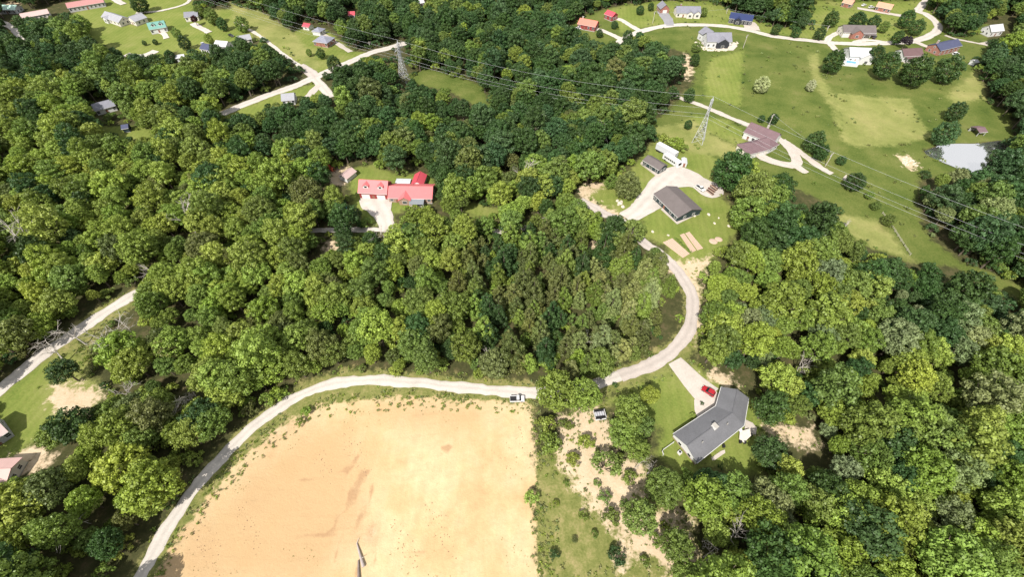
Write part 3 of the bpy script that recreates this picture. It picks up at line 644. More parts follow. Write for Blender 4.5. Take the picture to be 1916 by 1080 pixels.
    for t in (.3, .7):
        wn = onwall(A, Fp, t, 1.2, .9, 2.1, 'window', white_trim, .08); onwall(A, Fp, t, 1.0, 1.0, 2.0, 'pane', glass(), .1, wn)
    for t in (.25, .6, .85):
        wn = onwall(E, Fp, t, 1.4, .9, 2.1, 'window', white_trim); onwall(E, Fp, t, 1.2, 1.0, 2.0, 'pane', glass(), .07, wn)
    # rear deck with rail, awning and patio slab
    def quad(px, z, th, nm, m, par=root):
        pts = [Vector(P(*p, max(z, 0))[:2]) - o for p in px]; return MB().slab([v3(p, z) for p in pts], th).build(nm, m, par)
    dk = quad([(1384,808),(1402,803),(1406,815),(1392,829),(1383,822)], .9, .2, 'deck', mat('pale_deck', (.6, .55, .48)))
    quad([(1395,786),(1408,792),(1416,802),(1414,814),(1405,812),(1393,803)], .14, .4, 'patio', concrete)
    quad([(1331,857),(1348,845),(1356,842),(1357,848),(1338,861),(1333,862)], .12, .5, 'back_step', concrete)
    aw = quad([(1381,803),(1386,800),(1389,806),(1385,811)], 2.6, .1, 'awning', white_trim)
    for (x, y) in ((1384,829),(1392,830),(1404,816),(1353,837)):
        p = Vector(P(x, y)[:2]) - o; MB().box(p.x - .3, p.x + .3, p.y - .3, p.y + .3, 0, 1.0).build('deck_post', dark_open, dk)
    quad([(1258,812),(1262,815),(1301,868),(1297,873),(1290,868),(1252,815)], .1, .5, 'walkway', mat('pink_paving', (.5, .36, .29), .9))
    for i in range(7):
        for j in range(7):
            pass
    for p in [A, B, C, D, E, Fp, M0, N0, jj, (A + B) / 2, (E + Fp) / 2]: BFOOT.append((p.x + o.x, p.y + o.y))
    return root
GREYM = mat('ridge_shingle', (.115, .115, .125), .85, .1)
angled_house()

red_house = house('red_roof_house', 'garage end and house with coral red metal roof and dormers amid the woods', (669,361), (724,363.5), 9.5, 3.4, 3.6, RED, redw, nwin=0, door=.5, garage=((.24, 3.6), (.76, 3.6)), dormers=(.27, .76))
house('main_wing', None, (724.5,370), (809,373), 10.5, 2.8, 2.6, RED, mat('brown_brick_wall', (.33, .22, .16), .85, kind='brick'), nwin=6, door=.2, front_gable=((.39, 5.5, 1.6, None),), porch=(.5, .82, 3.2, (mt, (.2, .22, .24), 'grey_porch')), parent=red_house)
house('rear_wing', None, (768,345), (792,347), 8.0, 2.6, 1.8, DRED, whitew, ridge='v', nwin=2, door=None, endwin=False, parent=red_house)
dk = house('deck_wing', None, (738,346), (766,347), 5.0, 1.2, .15, (mt, (.5, .52, .54), 'grey_deck'), greyw, nwin=0, door=None, endwin=False, parent=red_house)
house('garden_shed', 'pale pinkish roofed shed with dark open doorway beside the clay patch', (632,330), (649,336.5), 7.0, 2.2, 1.4, PINK, whitew, ridge='v', nwin=0, door=None, endwin=False, cat='shed', garage=())
house('dark_house', 'dark sided house with long brown grey roof and pale walk', (1222,363), (1269,407), 10, 2.9, 2.2, BROWN, darkg, C=(1306.5,385), nwin=5, door=.45, endwin=True, front_gable=())
house('dark_barn', 'dark sided barn with brown grey roof beside the white bus', (1202,300), (1234,318), 8, 3.0, 1.5, BROWN, darkg, C=(1251,309), nwin=3, door=None, cat='barn')
ph = house('plum_roof_house', 'large house with plum shingle roof beside the loop drive', (1391,247), (1446,269), 11, 3.6, 3.2, PLUM, whitew, nwin=4, door=.2, chimney=(.55, .62), hip=False)
house('garage_wing', None, (1402,289), (1441,279), 9.5, 3.0, 2.8, PLUM, cream, nwin=2, door=None, garage=((.3, 3.0), (.72, 3.0)), hip=True, parent=ph)
house('corner_wing', None, (1441,279), (1459,269), 9, 3.0, 2.4, PLUM, whitew, nwin=2, door=None, hip=True, parent=ph)
house('pond_shelter', 'small open shelter with plum roof above the pond', (1833,248), (1849,246.5), 6.0, 2.4, 1.0, PLUM, greyw, open_front=True, cat='shelter')
gh = house('grey_hill_house', 'light grey roofed house with dark gabled balcony and stone terrace', (1323,79), (1371,77), 11.5, 4.0, 3.6, LGREY, whitew, nwin=5, door=.6, front_gable=((.62, 8, 2.2, navyw),))
house('rear_wing', None, (1322,70), (1344,66), 10, 4.2, 3.2, LGREY, whitew, ridge='v', nwin=0, door=None, parent=gh)
house('navy_house', 'black house with navy metal roof and central porch gable', (1364,33.5), (1408,39), 9.5, 3.2, 2.6, NAVY, navyw, nwin=6, door=.4, front_gable=((.4, 5, 1.8, navyw),))
house('grey_ridge_house', 'grey roofed house with pale front gables behind the purple bush', (1266,23), (1312,25), 10, 3.2, 3.0, LGREY, cream, nwin=5, door=.3, front_gable=((.55, 5, 1.6, cream), (.85, 5, 1.2, cream)), chimney=(.2, .6))
house('brick_garage', 'small brick garage with grey roof and white door', (1236,16.5), (1254,16.5), 9, 3.0, 3.0, LGREY, brickm, ridge='v', nwin=0, door=None, garage=((.52, 3.2),), cat='garage')
house('coral_roof_house', 'dark red house with coral roof at the end of the ridge road', (1080,45), (1114,51), 9, 3.2, 2.4, CORAL, redw, nwin=4, door=.4, chimney=(.15, .6))
house('red_barn', 'dark red outbuilding with bright red roof uphill of the coral roofed house', (1130,25.5), (1145.5,32), 9, 3.2, 2.0, DRED, redw, C=(1160,28), nwin=2, door=None, cat='barn')
house('brown_ridge_house', 'grey brown roofed house with brick front gable inside the drive loop', (1578,61), (1641,61), 10, 3.2, 3.0, BROWN, cream, nwin=6, door=.62, front_gable=((.4, 8, 2.6, brickm),), porch=(.6, .98, 2.2, None), garage=((.12, 4.5),))
house('white_house', 'bright white house with pool deck below the ridge road', (1591,105), (1636,106), 12, 4.0, 3.0, WHITE, whitew, nwin=5, door=.3, front_gable=((.68, 8, 2.6, whitew),))
house('brown_roof_house', 'white ended house with brown roof between big dark trees', (1692,105.5), (1729,103.5), 9, 3.4, 2.8, (sh, (.13, .08, .082), 'red_brown'), whitew, nwin=4, door=.5, porch=(.1, .95, 2.4, None))
house('brick_blue_house', 'red brick house with slate blue roof', (1761,94), (1800,86.5), 9.5, 3.6, 2.4, BLUE, brickm, nwin=5, door=.6, chimney=(.2, .7))
house('tan_roof_house', 'house with tan orange roof behind parked cars at the top edge', (1639,11), (1668,17), 9, 3.0, 2.2, TAN, brickm, nwin=4, door=.4)
house('tan_roof_house', 'smaller tan roofed house at the top edge left of the parked cars', (1575,3.5), (1594,7.5), 8, 3.0, 2.0, TAN, brickm, nwin=3, door=.5)
house('white_corner_house', 'white roofed house near the top right corner', (1855,60), (1880,57), 8, 3.4, 3.0, WHITE, whitew, nwin=3, door=.5)
house('teal_roof_house', 'house with teal green metal roof and two dormers on a lawn', (279,56), (311,49.5), 9, 3.2, 3.0, TEAL, whitew, nwin=4, door=.5, dormers=(.3, .72))
house('grey_lawn_house', 'grey roofed house on the upper left lawn, nearer the teal roof', (236,35), (252,41), 11, 3.0, 2.4, PALEG, cream, ridge='v', C=(275,32), nwin=2, door=.5)
house('grey_lawn_house', 'long pale grey roofed house with white porch on upper left lawn', (188,30), (222,42.5), 9, 3.0, 2.4, PALEG, cream, nwin=5, door=.3, front_gable=((.3, 5, 1.4, whitew),))
house('long_red_building', 'long dusty red roofed building cut by the top edge', (126,15), (195,3.5), 9, 3.2, 2.2, (mt, (.4, .2, .19), 'dusty_red'), greyw, nwin=9, door=.5, cat='building')
house('long_tan_building', 'long pale tan roofed building in the upper left trees', (40,34), (92,24), 8, 3.0, 1.8, PINK, cream, nwin=7, door=.4, cat='building')
house('mint_roof_house', 'mint green roofed house in the top left corner', (-8,19), (27,17.5), 8, 3.0, 2.0, (mt, (.4, .58, .5), 'mint'), whitew, nwin=4, door=.5)
house('grey_tree_house', 'grey roofed house behind a dark red tree in upper left', (344,33), (370,30), 8, 3.0, 2.2, LGREY, cream, nwin=3, door=.5)
house('blue_roof_house', 'dark blue roofed house among upper left trees', (373,92), (391,94), 8, 3.0, 2.0, BLUE, whitew, nwin=2, door=.5)
house('white_roof_house', 'white roofed house at the woods edge in upper left', (399,86), (422,87), 8, 3.0, 1.8, WHITE, whitew, nwin=3, door=.5)
house('pale_roof_house', 'pale grey roofed house at the end of the upper left drive', (446,77), (471,72), 8, 3.0, 1.8, PALEG, cream, nwin=3, door=.5)
house('white_shed', 'small white roofed shed below the upper left houses', (328,109.5), (345,106), 5, 2.6, 1.0, WHITE, whitew, nwin=0, door=.5, endwin=False, cat='shed')
house('hip_roof_house', 'blue grey hip roofed house beside the straight pale drive', (584,76), (612,81), 10, 3.0, 2.4, (sh, (.22, .225, .28), 'blue_grey'), brickm, nwin=4, door=.5, hip=True)
house('hip_roof_garage', 'small blue grey garage above the hip roofed house', (582,57), (598,59.5), 7, 2.8, 1.8, (sh, (.22, .225, .28), 'blue_grey'), whitew, nwin=0, door=None, garage=((.5, 3),), hip=True, cat='garage')
house('red_top_shed', 'small red topped shed above the blue grey garage', (564,48), (577,50.5), 6, 2.4, 1.4, DRED, whitew, nwin=1, door=None, cat='shed', endwin=False)
house('roadside_house', 'grey roofed house beside the country road below the crossroads', (526,189), (551,186.5), 8, 3.0, 2.0, PALEG, whitew, nwin=3, door=.5)
house('woods_house', 'grey roofed house alone in the left woods', (176,207), (216,197), 9, 3.0, 2.0, LGREY, whitew, nwin=4, door=.5)
house('dark_shed', 'small dark shed with pale roof edge in the left woods clearing', (226,241.5), (240,239.5), 5, 2.4, 1.0, BLUE, darkg, nwin=0, door=None, endwin=False, cat='shed')
house('hidden_cottage', 'small red and white cottage among the top trees', (651,28), (664,27.5), 6, 2.8, 1.6, DRED, whitew, nwin=1, door=.5, endwin=False)
house('far_white_house', 'white house peeking out at the top edge', (783,6), (795,4), 7, 3.0, 2.0, WHITE, whitew, nwin=1, door=.5, endwin=False)
house('edge_house', 'dusty pink roofed house cut by the left edge', (-42,846), (15,808), 9, 3.0, 1.6, PINK, greyw, nwin=4, door=.5)
house('edge_outbuilding', 'pinkish roofed outbuilding in the lower left corner of the yard', (-45,908), (12,905), 7, 2.8, 1.2, (mt, (.55, .36, .33), 'rose'), cream, nwin=3, door=.5, cat='outbuilding')

# ------------------------------------------------------------------ vegetation prototypes
def leaf_material(name, rough=.48):
    m, t, b = nodes(name); L = t.links.new
    at = N(t, 'ShaderNodeAttribute', attribute_name='tint', attribute_type='INSTANCER')
    lv = N(t, 'ShaderNodeAttribute', attribute_name='leaf'); mr = N(t, 'ShaderNodeMapRange'); mr.inputs[3].default_value = .7; mr.inputs[4].default_value = 1.3
    L(lv.outputs['Fac'], mr.inputs[0]); vm = N(t, 'ShaderNodeVectorMath', operation='SCALE'); L(at.outputs['Color'], vm.inputs[0]); L(mr.outputs[0], vm.inputs['Scale'])
    L(vm.outputs[0], b.inputs['Base Color']); b.inputs['Roughness'].default_value = rough; b.inputs['Specular IOR Level'].default_value = .25
    tr = N(t, 'ShaderNodeBsdfTranslucent'); v2 = N(t, 'ShaderNodeVectorMath', operation='MULTIPLY'); v2.inputs[1].default_value = (1.1, 1.15, .5)
    L(vm.outputs[0], v2.inputs[0]); L(v2.outputs[0], tr.inputs['Color']); ms = N(t, 'ShaderNodeMixShader', i_Fac=.16)
    o = t.nodes['Material Output']; L(b.outputs[0], ms.inputs[1]); L(tr.outputs[0], ms.inputs[2]); L(ms.outputs[0], o.inputs[0])
    return m
LEAF = leaf_material('foliage'); BARK = mat('bark', (.12, .095, .075), .9, .25, 3.0); DEADW = mat('bleached_wood', (.42, .38, .34), .9, .2, 2.0)
def leaf_cloud(lobes, per_m2, size, r, jit=.42, up=.3):
    """lobes: (x,y,z,rad,flat); returns verts, per-leaf value"""
    V = []; VAL = []
    for (cx, cy, cz, rad, fl) in lobes:
        n = max(8, int(4 * math.pi * rad * rad * per_m2)); d = r.normal(size=(n, 3)); d[:, 2] += up; d /= np.linalg.norm(d, axis=1)[:, None]
        rr = rad * r.uniform(.6, 1.15, (n, 1)); p = np.array([cx, cy, cz]) + d * rr * np.array([1, 1, fl])
        nn = d + r.normal(size=(n, 3)) * jit; nn /= np.linalg.norm(nn, axis=1)[:, None]
        a = np.cross(nn, r.normal(size=(n, 3))); a /= np.linalg.norm(a, axis=1)[:, None]; b = np.cross(nn, a)
        s = size * r.uniform(.6, 1.25, (n, 1)) * .5; w2 = s * r.uniform(.6, 1.0, (n, 1))
        q = np.stack([p - a * s, p + b * w2 - nn * s * .2, p + a * s, p - b * w2 - nn * s * .2], 1); V.append(q)
        VAL.append(np.clip(r.normal(.5, .18) + r.normal(0, .16, n), 0, 1))
    V = np.concatenate(V); return V, np.concatenate(VAL)
def crown_mesh(name, V, val):
    n = len(V); me = npmesh(name, V.reshape(-1, 3), np.arange(n * 4).reshape(n, 4))
    at = me.attributes.new('leaf', 'FLOAT', 'FACE'); at.data.foreach_set('value', val.astype(np.float32)); me.materials.append(LEAF); return me
def broad_lobes(r, R, Ht, n, lo=.15, hi=.34, sep=.72):
    """unit-ish broadleaf crown: lobes spread over a lumpy dome"""
    L = []; cz = Ht * .62; rz = Ht * .36; asym = r.uniform(.85, 1.15, 2); k = 0
    bumps = [(r.uniform(0, 6.28), r.uniform(.75, 1.15)) for _ in range(5)]
    while len(L) < n and k < n * 30:
        k += 1; d = r.normal(size=3); d[2] += .35; d /= np.linalg.norm(d)
        if d[2] < -.55: continue
        a = math.atan2(d[1], d[0]); g = 1.0
        for (b, s) in bumps: g *= 1 + (s - 1) * max(0, math.cos(a - b)) ** 3
        rr = g * r.uniform(.55, 1.0) ** .5
        p = (d[0] * R * rr * asym[0], d[1] * R * rr * asym[1], cz + d[2] * rz * rr); rad = R * r.uniform(lo, hi)
        if any((p[0] - q[0]) ** 2 + (p[1] - q[1]) ** 2 + (p[2] - q[2]) ** 2 < (sep * (rad + q[3])) ** 2 for q in L): continue
        L.append((*p, rad, r.uniform(.6, .85)))
    return L
def trunk_mb(r, Ht, R, lobes, rad=.32, limbs=9):
    mb = MB(); top = Ht * .72; pts = [Vector((0, 0, -.6))]
    for k in range(1, 6): pts.append(Vector((r.normal(0, .12) * k * .3, r.normal(0, .12) * k * .3, top * k / 5)))
    for k in range(5): mb.tube(pts[k], pts[k + 1], rad * (1.25 - .2 * k), rad * (1.05 - .2 * k), 6)
    for q in sorted(lobes, key=lambda q: -math.hypot(q[0], q[1]))[:limbs]:
        i = 2 + int(r.integers(0, 3)); a = pts[i]; b = Vector(q[:3]); mdl = a.lerp(b, .5) + Vector((0, 0, -.4)); mb.tube(a, mdl, rad * .42, rad * .28, 5); mb.tube(mdl, b, rad * .28, rad * .08, 5)
    return mb
BROAD = []                                                  # (crown mesh, trunk mesh, R, Ht)
for k in range(8):
    r = np.random.default_rng(100 + k); R = 5.0; Ht = [13, 14.5, 12.5, 15, 13.5, 12, 14, 16][k]
    kd = k % 4; lb = broad_lobes(r, R, Ht, [85, 60, 120, 48][kd], [.14, .18, .1, .2][kd], [.32, .36, .24, .38][kd], [.72, .76, .7, .82][kd]); V, val = leaf_cloud(lb, [5.2, 4.4, 7.5, 4.6][kd], [.56, .64, .46, .6][kd], r)
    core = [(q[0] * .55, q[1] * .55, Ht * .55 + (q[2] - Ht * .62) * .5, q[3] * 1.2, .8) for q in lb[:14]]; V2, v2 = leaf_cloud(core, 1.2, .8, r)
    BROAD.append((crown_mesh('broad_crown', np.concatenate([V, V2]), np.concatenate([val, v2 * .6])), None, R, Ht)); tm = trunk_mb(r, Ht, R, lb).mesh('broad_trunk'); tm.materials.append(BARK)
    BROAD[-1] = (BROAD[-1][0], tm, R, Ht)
FULL = []
for k in range(4):
    r = np.random.default_rng(150 + k); R = 4.6; Ht = [11.5, 12.5, 11, 13][k]; lb = []; kk = 0
    while len(lb) < 60 and kk < 3000:
        kk += 1; d = r.normal(size=3); d /= np.linalg.norm(d); g = r.uniform(.6, 1.0) ** .5; t = d[2]
        p = (d[0] * R * g * (1 - .15 * t), d[1] * R * g * (1 - .15 * t), Ht * .52 + t * Ht * .44 * g); rad = R * r.uniform(.19, .33)
        if any((p[0] - q[0]) ** 2 + (p[1] - q[1]) ** 2 + (p[2] - q[2]) ** 2 < (.68 * (rad + q[3])) ** 2 for q in lb): continue
        lb.append((*p, rad, .8))
    V, val = leaf_cloud(lb, 5.2, .55, r); cm = crown_mesh('full_crown', V, val); tm = trunk_mb(r, Ht, R, lb, .28, 6).mesh('full_trunk'); tm.materials.append(BARK); FULL.append((cm, tm, R, Ht))
PINE = []
for k in range(5):
    r = np.random.default_rng(200 + k); R = 3.2; Ht = [12, 13, 11, 12.5, 10.5][k]; lb = []
    for lay in range(9):
        t = lay / 8; z = Ht * (.25 + .73 * t); rr = R * (1 - t ** 2.2) ** .75 * r.uniform(.8, 1.1) + .15; m = max(2, int(8 * (1 - t) ** .6 + 1))
        for j in range(m):
            a = r.uniform(0, 6.28) if m < 2 else 6.28 * j / m + lay + r.uniform(-.3, .3); q = rr * r.uniform(.55, 1.0)
            lb.append((math.cos(a) * q, math.sin(a) * q, z - q * .15 + r.uniform(-.3, .3), .55 + .5 * (1 - t) + r.uniform(-.1, .2), .75))
    V, val = leaf_cloud(lb, 9.0, .42, r, .4, .35); cm = crown_mesh('pine_crown', V, val)
    tm = MB().tube((0, 0, -.6), (0, 0, Ht * .6), .22, .12).tube((0, 0, Ht * .6), (0, 0, Ht * .96), .12, .03).mesh('pine_trunk'); tm.materials.append(BARK); PINE.append((cm, tm, R, Ht))
SHRUB = []
for k in range(4):
    r = np.random.default_rng(300 + k); R = 2.0; lb = []
    for j in range(26):
        a = r.uniform(0, 6.28); q = R * r.uniform(0, 1) ** .5; z = 1.1 + (1 - (q / R) ** 2) * 1.3 * r.uniform(.6, 1.1); lb.append((math.cos(a) * q, math.sin(a) * q, z, r.uniform(.4, .62), .8))
    V, val = leaf_cloud(lb, 11, .36, r, .45); cm = crown_mesh('shrub_crown', V, val); mb = MB()
    for j in range(6): q = lb[j]; mb.tube((0, 0, -.4), q[:3], .09, .03, 5)
    tm = mb.mesh('shrub_stems'); tm.materials.append(BARK); SHRUB.append((cm, tm, R, 3.0))
def dead_mesh(seed, Ht=13, spread=4.5, lean=0):
    r = np.random.default_rng(seed); mb = MB()
    def grow(p, d, ln, rad, lvl):
        n = 3; q = Vector(p)
        for i in range(n):
            d = (d + Vector(r.normal(0, .14, 3))).normalized(); e = q + d * ln / n; mb.tube(q, e, rad * (1 - .22 * i), rad * (1 - .22 * (i + 1)), 5); q = e
            if lvl < 3 and (i > 0 or lvl > 0):
                for _ in range(2 if lvl < 2 else 1):
                    nd = (d + Vector((r.normal(0, .75), r.normal(0, .75), r.normal(.1, .35)))).normalized(); grow(q, nd, ln * r.uniform(.45, .7), rad * .5, lvl + 1)
    grow((0, 0, -.5), Vector((lean, 0, 1)).normalized(), Ht * .62, .26, 0); me = mb.mesh('dead_wood'); me.materials.append(DEADW); return me
DEAD = [dead_mesh(400 + k, [12, 14, 10, 13][k]) for k in range(4)]

# ------------------------------------------------------------------ tree placement
TC = {'yellow green': (.24, .3, .055), 'bright green': (.2, .265, .046), 'mid green': (.145, .2, .042), 'dark green': (.05, .094, .026), 'blue green': (.058, .108, .037), 'olive': (.13, .15, .045), 'pale olive': (.22, .25, .09), 'pale grey green': (.185, .225, .095), 'blossom pale': (.38, .4, .22), 'straw green': (.24, .25, .1)}
def tint_of(cls, r=rng):
    c = TC[cls]; k = r.uniform(.82, 1.2); return (c[0] * k * r.uniform(.88, 1.08), c[1] * k, c[2] * k * r.uniform(.85, 1.15))
PINEZONE = [(860,440),(1000,425),(1095,455),(1180,455),(1250,490),(1290,565),(1275,625),(1205,685),(1100,705),(1010,700),(900,660),(850,560)]
PALEPINE = [(1040,690),(1060,600),(1050,520),(1140,480),(1250,490),(1290,565),(1275,625),(1205,685),(1100,705)]
def pick_class(px, py, r):  # darker classes in the upper and right woods put cloud shade into leaf colour
    if py < 130: w_ = {'dark green': 5, 'mid green': 2, 'blue green': 3.5, 'bright green': .3}
    elif py < 300:
        if px < 420: w_ = {'mid green': 4, 'bright green': 3, 'yellow green': 2, 'dark green': 2}
        elif px < 1240: w_ = {'dark green': 6, 'mid green': 2.6, 'blue green': 3, 'bright green': .5, 'olive': .5}
        else: w_ = {'dark green': 4, 'blue green': 3, 'mid green': 1.5}
    elif px > 1640 and py < 640: w_ = {'blue green': 3, 'dark green': 3, 'mid green': 2, 'pale grey green': .8}
    elif px > 1400 and py < 480: w_ = {'dark green': 3, 'mid green': 3, 'bright green': 1}
    elif px > 1300: w_ = {'yellow green': 4.2, 'bright green': 4.0, 'mid green': 1.8, 'pale grey green': .8, 'dark green': .6}
    elif px < 560: w_ = {'yellow green': 3.8, 'bright green': 3.6, 'mid green': 2.2, 'olive': .8, 'dark green': .5}
    else: w_ = {'bright green': 3, 'mid green': 3.5, 'dark green': 1.5, 'yellow green': 1.2, 'olive': .8}
    ks = list(w_); return r.choices(ks, [w_[k] for k in ks])[0]
ZONES = [([(0,0),(620,0),(560,130),(420,215),(0,215)], 'the upper left woods below the lawns'), ([(560,0),(1080,0),(1280,110),(1270,240),(740,90)], 'the dark woods under the power lines'),
 ([(1080,0),(1916,0),(1916,120),(1080,120)], 'the trees around the ridge houses'), ([(1640,100),(1916,100),(1916,640),(1640,480)], 'the dark woods at the right edge by the pond'),
 ([(420,90),(1280,90),(1240,300),(1090,360),(820,380),(560,300),(420,230)], 'the woods behind the coral red roof'), ([(0,200),(560,200),(640,440),(270,540),(0,620)], 'the left woods above the gravel road'),
 ([(560,300),(1240,300),(1240,520),(860,700),(560,560)], 'the woods between the coral red roof and the lane'), ([(120,430),(640,430),(900,720),(500,760),(240,1080),(0,1080),(0,880)], 'the woods left of the lane bend'),
 ([(1290,300),(1640,380),(1800,560),(1916,640),(1916,760),(1420,760),(1290,640)], 'the woods right of the asphalt bend'), ([(1200,740),(1916,740),(1916,1080),(1200,1080)], 'the woods below the charcoal roofed house')]
def zone_of(px, py):
    for poly, nm in ZONES:
        if inpoly([px], [py], poly)[0]: return nm
    return 'the woods near the lane'
LM = [(1330,800,'charcoal roofed house'),(735,355,'coral red roofed house'),(1262,380,'dark sided house'),(1225,303,'dark barn'),(1425,258,'plum roofed house'),(1805,295,'pond'),(1308,265,'slope pylon'),(750,150,'woods pylon'),(968,747,'white lane pickup'),(345,405,'forked dead tree'),(50,445,'leaning dead tree'),(215,640,'grey dead tree'),(335,735,'bleached dead tree'),(75,1000,'large bleached dead tree'),(130,630,'left gravel road'),(600,145,'crossroads'),(290,50,'teal roofed house'),(195,200,'lone woods house'),(540,186,'roadside house'),(985,325,'white dead tree'),(1450,800,'patio lawn'),(1290,465,'soil beds'),(575,365,'olive crowned tree'),(620,465,'tan woods clearing'),(1270,640,'asphalt bend'),(1195,970,'broad bushy scrub tree'),(640,720,'lane curve'),(390,885,'straight lane stretch'),(1060,740,'big lane tree'),(905,400,'small lawn strip'),(250,245,'small woods clearing'),(1385,1000,'bare scrub tree'),(1490,810,'patio sandy strip'),(1500,690,'right woods bare branches'),(1610,930,'lower right sandy gap'),(1780,1000,'lower right corner'),(1850,760,'right meadow end'),(1700,640,'right woods centre'),(140,745,'left sandy pad'),(530,485,'bare trunk cluster'),(480,610,'left lane woods centre'),(1095,640,'grey dead pine'),(1150,635,'small dead pine'),(960,560,'pine stand centre'),(1180,540,'pine stand top corner'),(1060,465,'tan bank behind the pines'),(900,655,'dry verge bush')]
def near(px, py):
    lx, ly, nm = min(LM, key=lambda l: math.hypot(px - l[0], py - l[1])); dx, dy = px - lx, py - ly; d = math.hypot(dx, dy)
    side = ('right of' if dx > 0 else 'left of') if abs(dx) > 2.2 * abs(dy) else (('below' if dy > 0 else 'above') if abs(dy) > 2.2 * abs(dx) else ('lower' if dy > 0 else 'upper') + (' right of' if dx > 0 else ' left of'))
    return ('close ' if d < 55 else ('well ' if d > 120 else '')) + side + ' the ' + nm
roadarr = np.array(ROADPTS); bfoot = np.array(BFOOT)
def make_tree(x, y, proto, s, cls, name, label, group, cat='tree', rz=None, sz=None, tint=None):
    cm, tm, R, Ht = proto; o = empty(name, (x, y, H(x, y)), rng.uniform(0, 6.28) if rz is None else rz, label, cat, group)
    o.scale = (s, s, s * (sz or 1)); c = obj('crown', cm, None, o); c['tint'] = tint or tint_of(cls); obj('trunk', tm, None, o); return o
TREES = []
def place(cx, cy, rpx, protos, cls, name, label, group=None, cat='tree', hk=.6, sz=1.0):
    """a tree whose crown centre and half-width are read off the photo"""
    proto = protos[rng.randrange(len(protos))]; R, Ht = proto[2], proto[3]; s = 1.0
    for _ in range(6):
        x, y, z = P(cx, cy, Ht * s * sz * hk); dpt = float(proj(x, y, z + Ht * s * sz * hk)[2]); s = .86 * rpx * dpt / F / R
    TREES.append((x, y, R * s)); return make_tree(x, y, proto, s, cls, name, label, group, cat, None, sz)
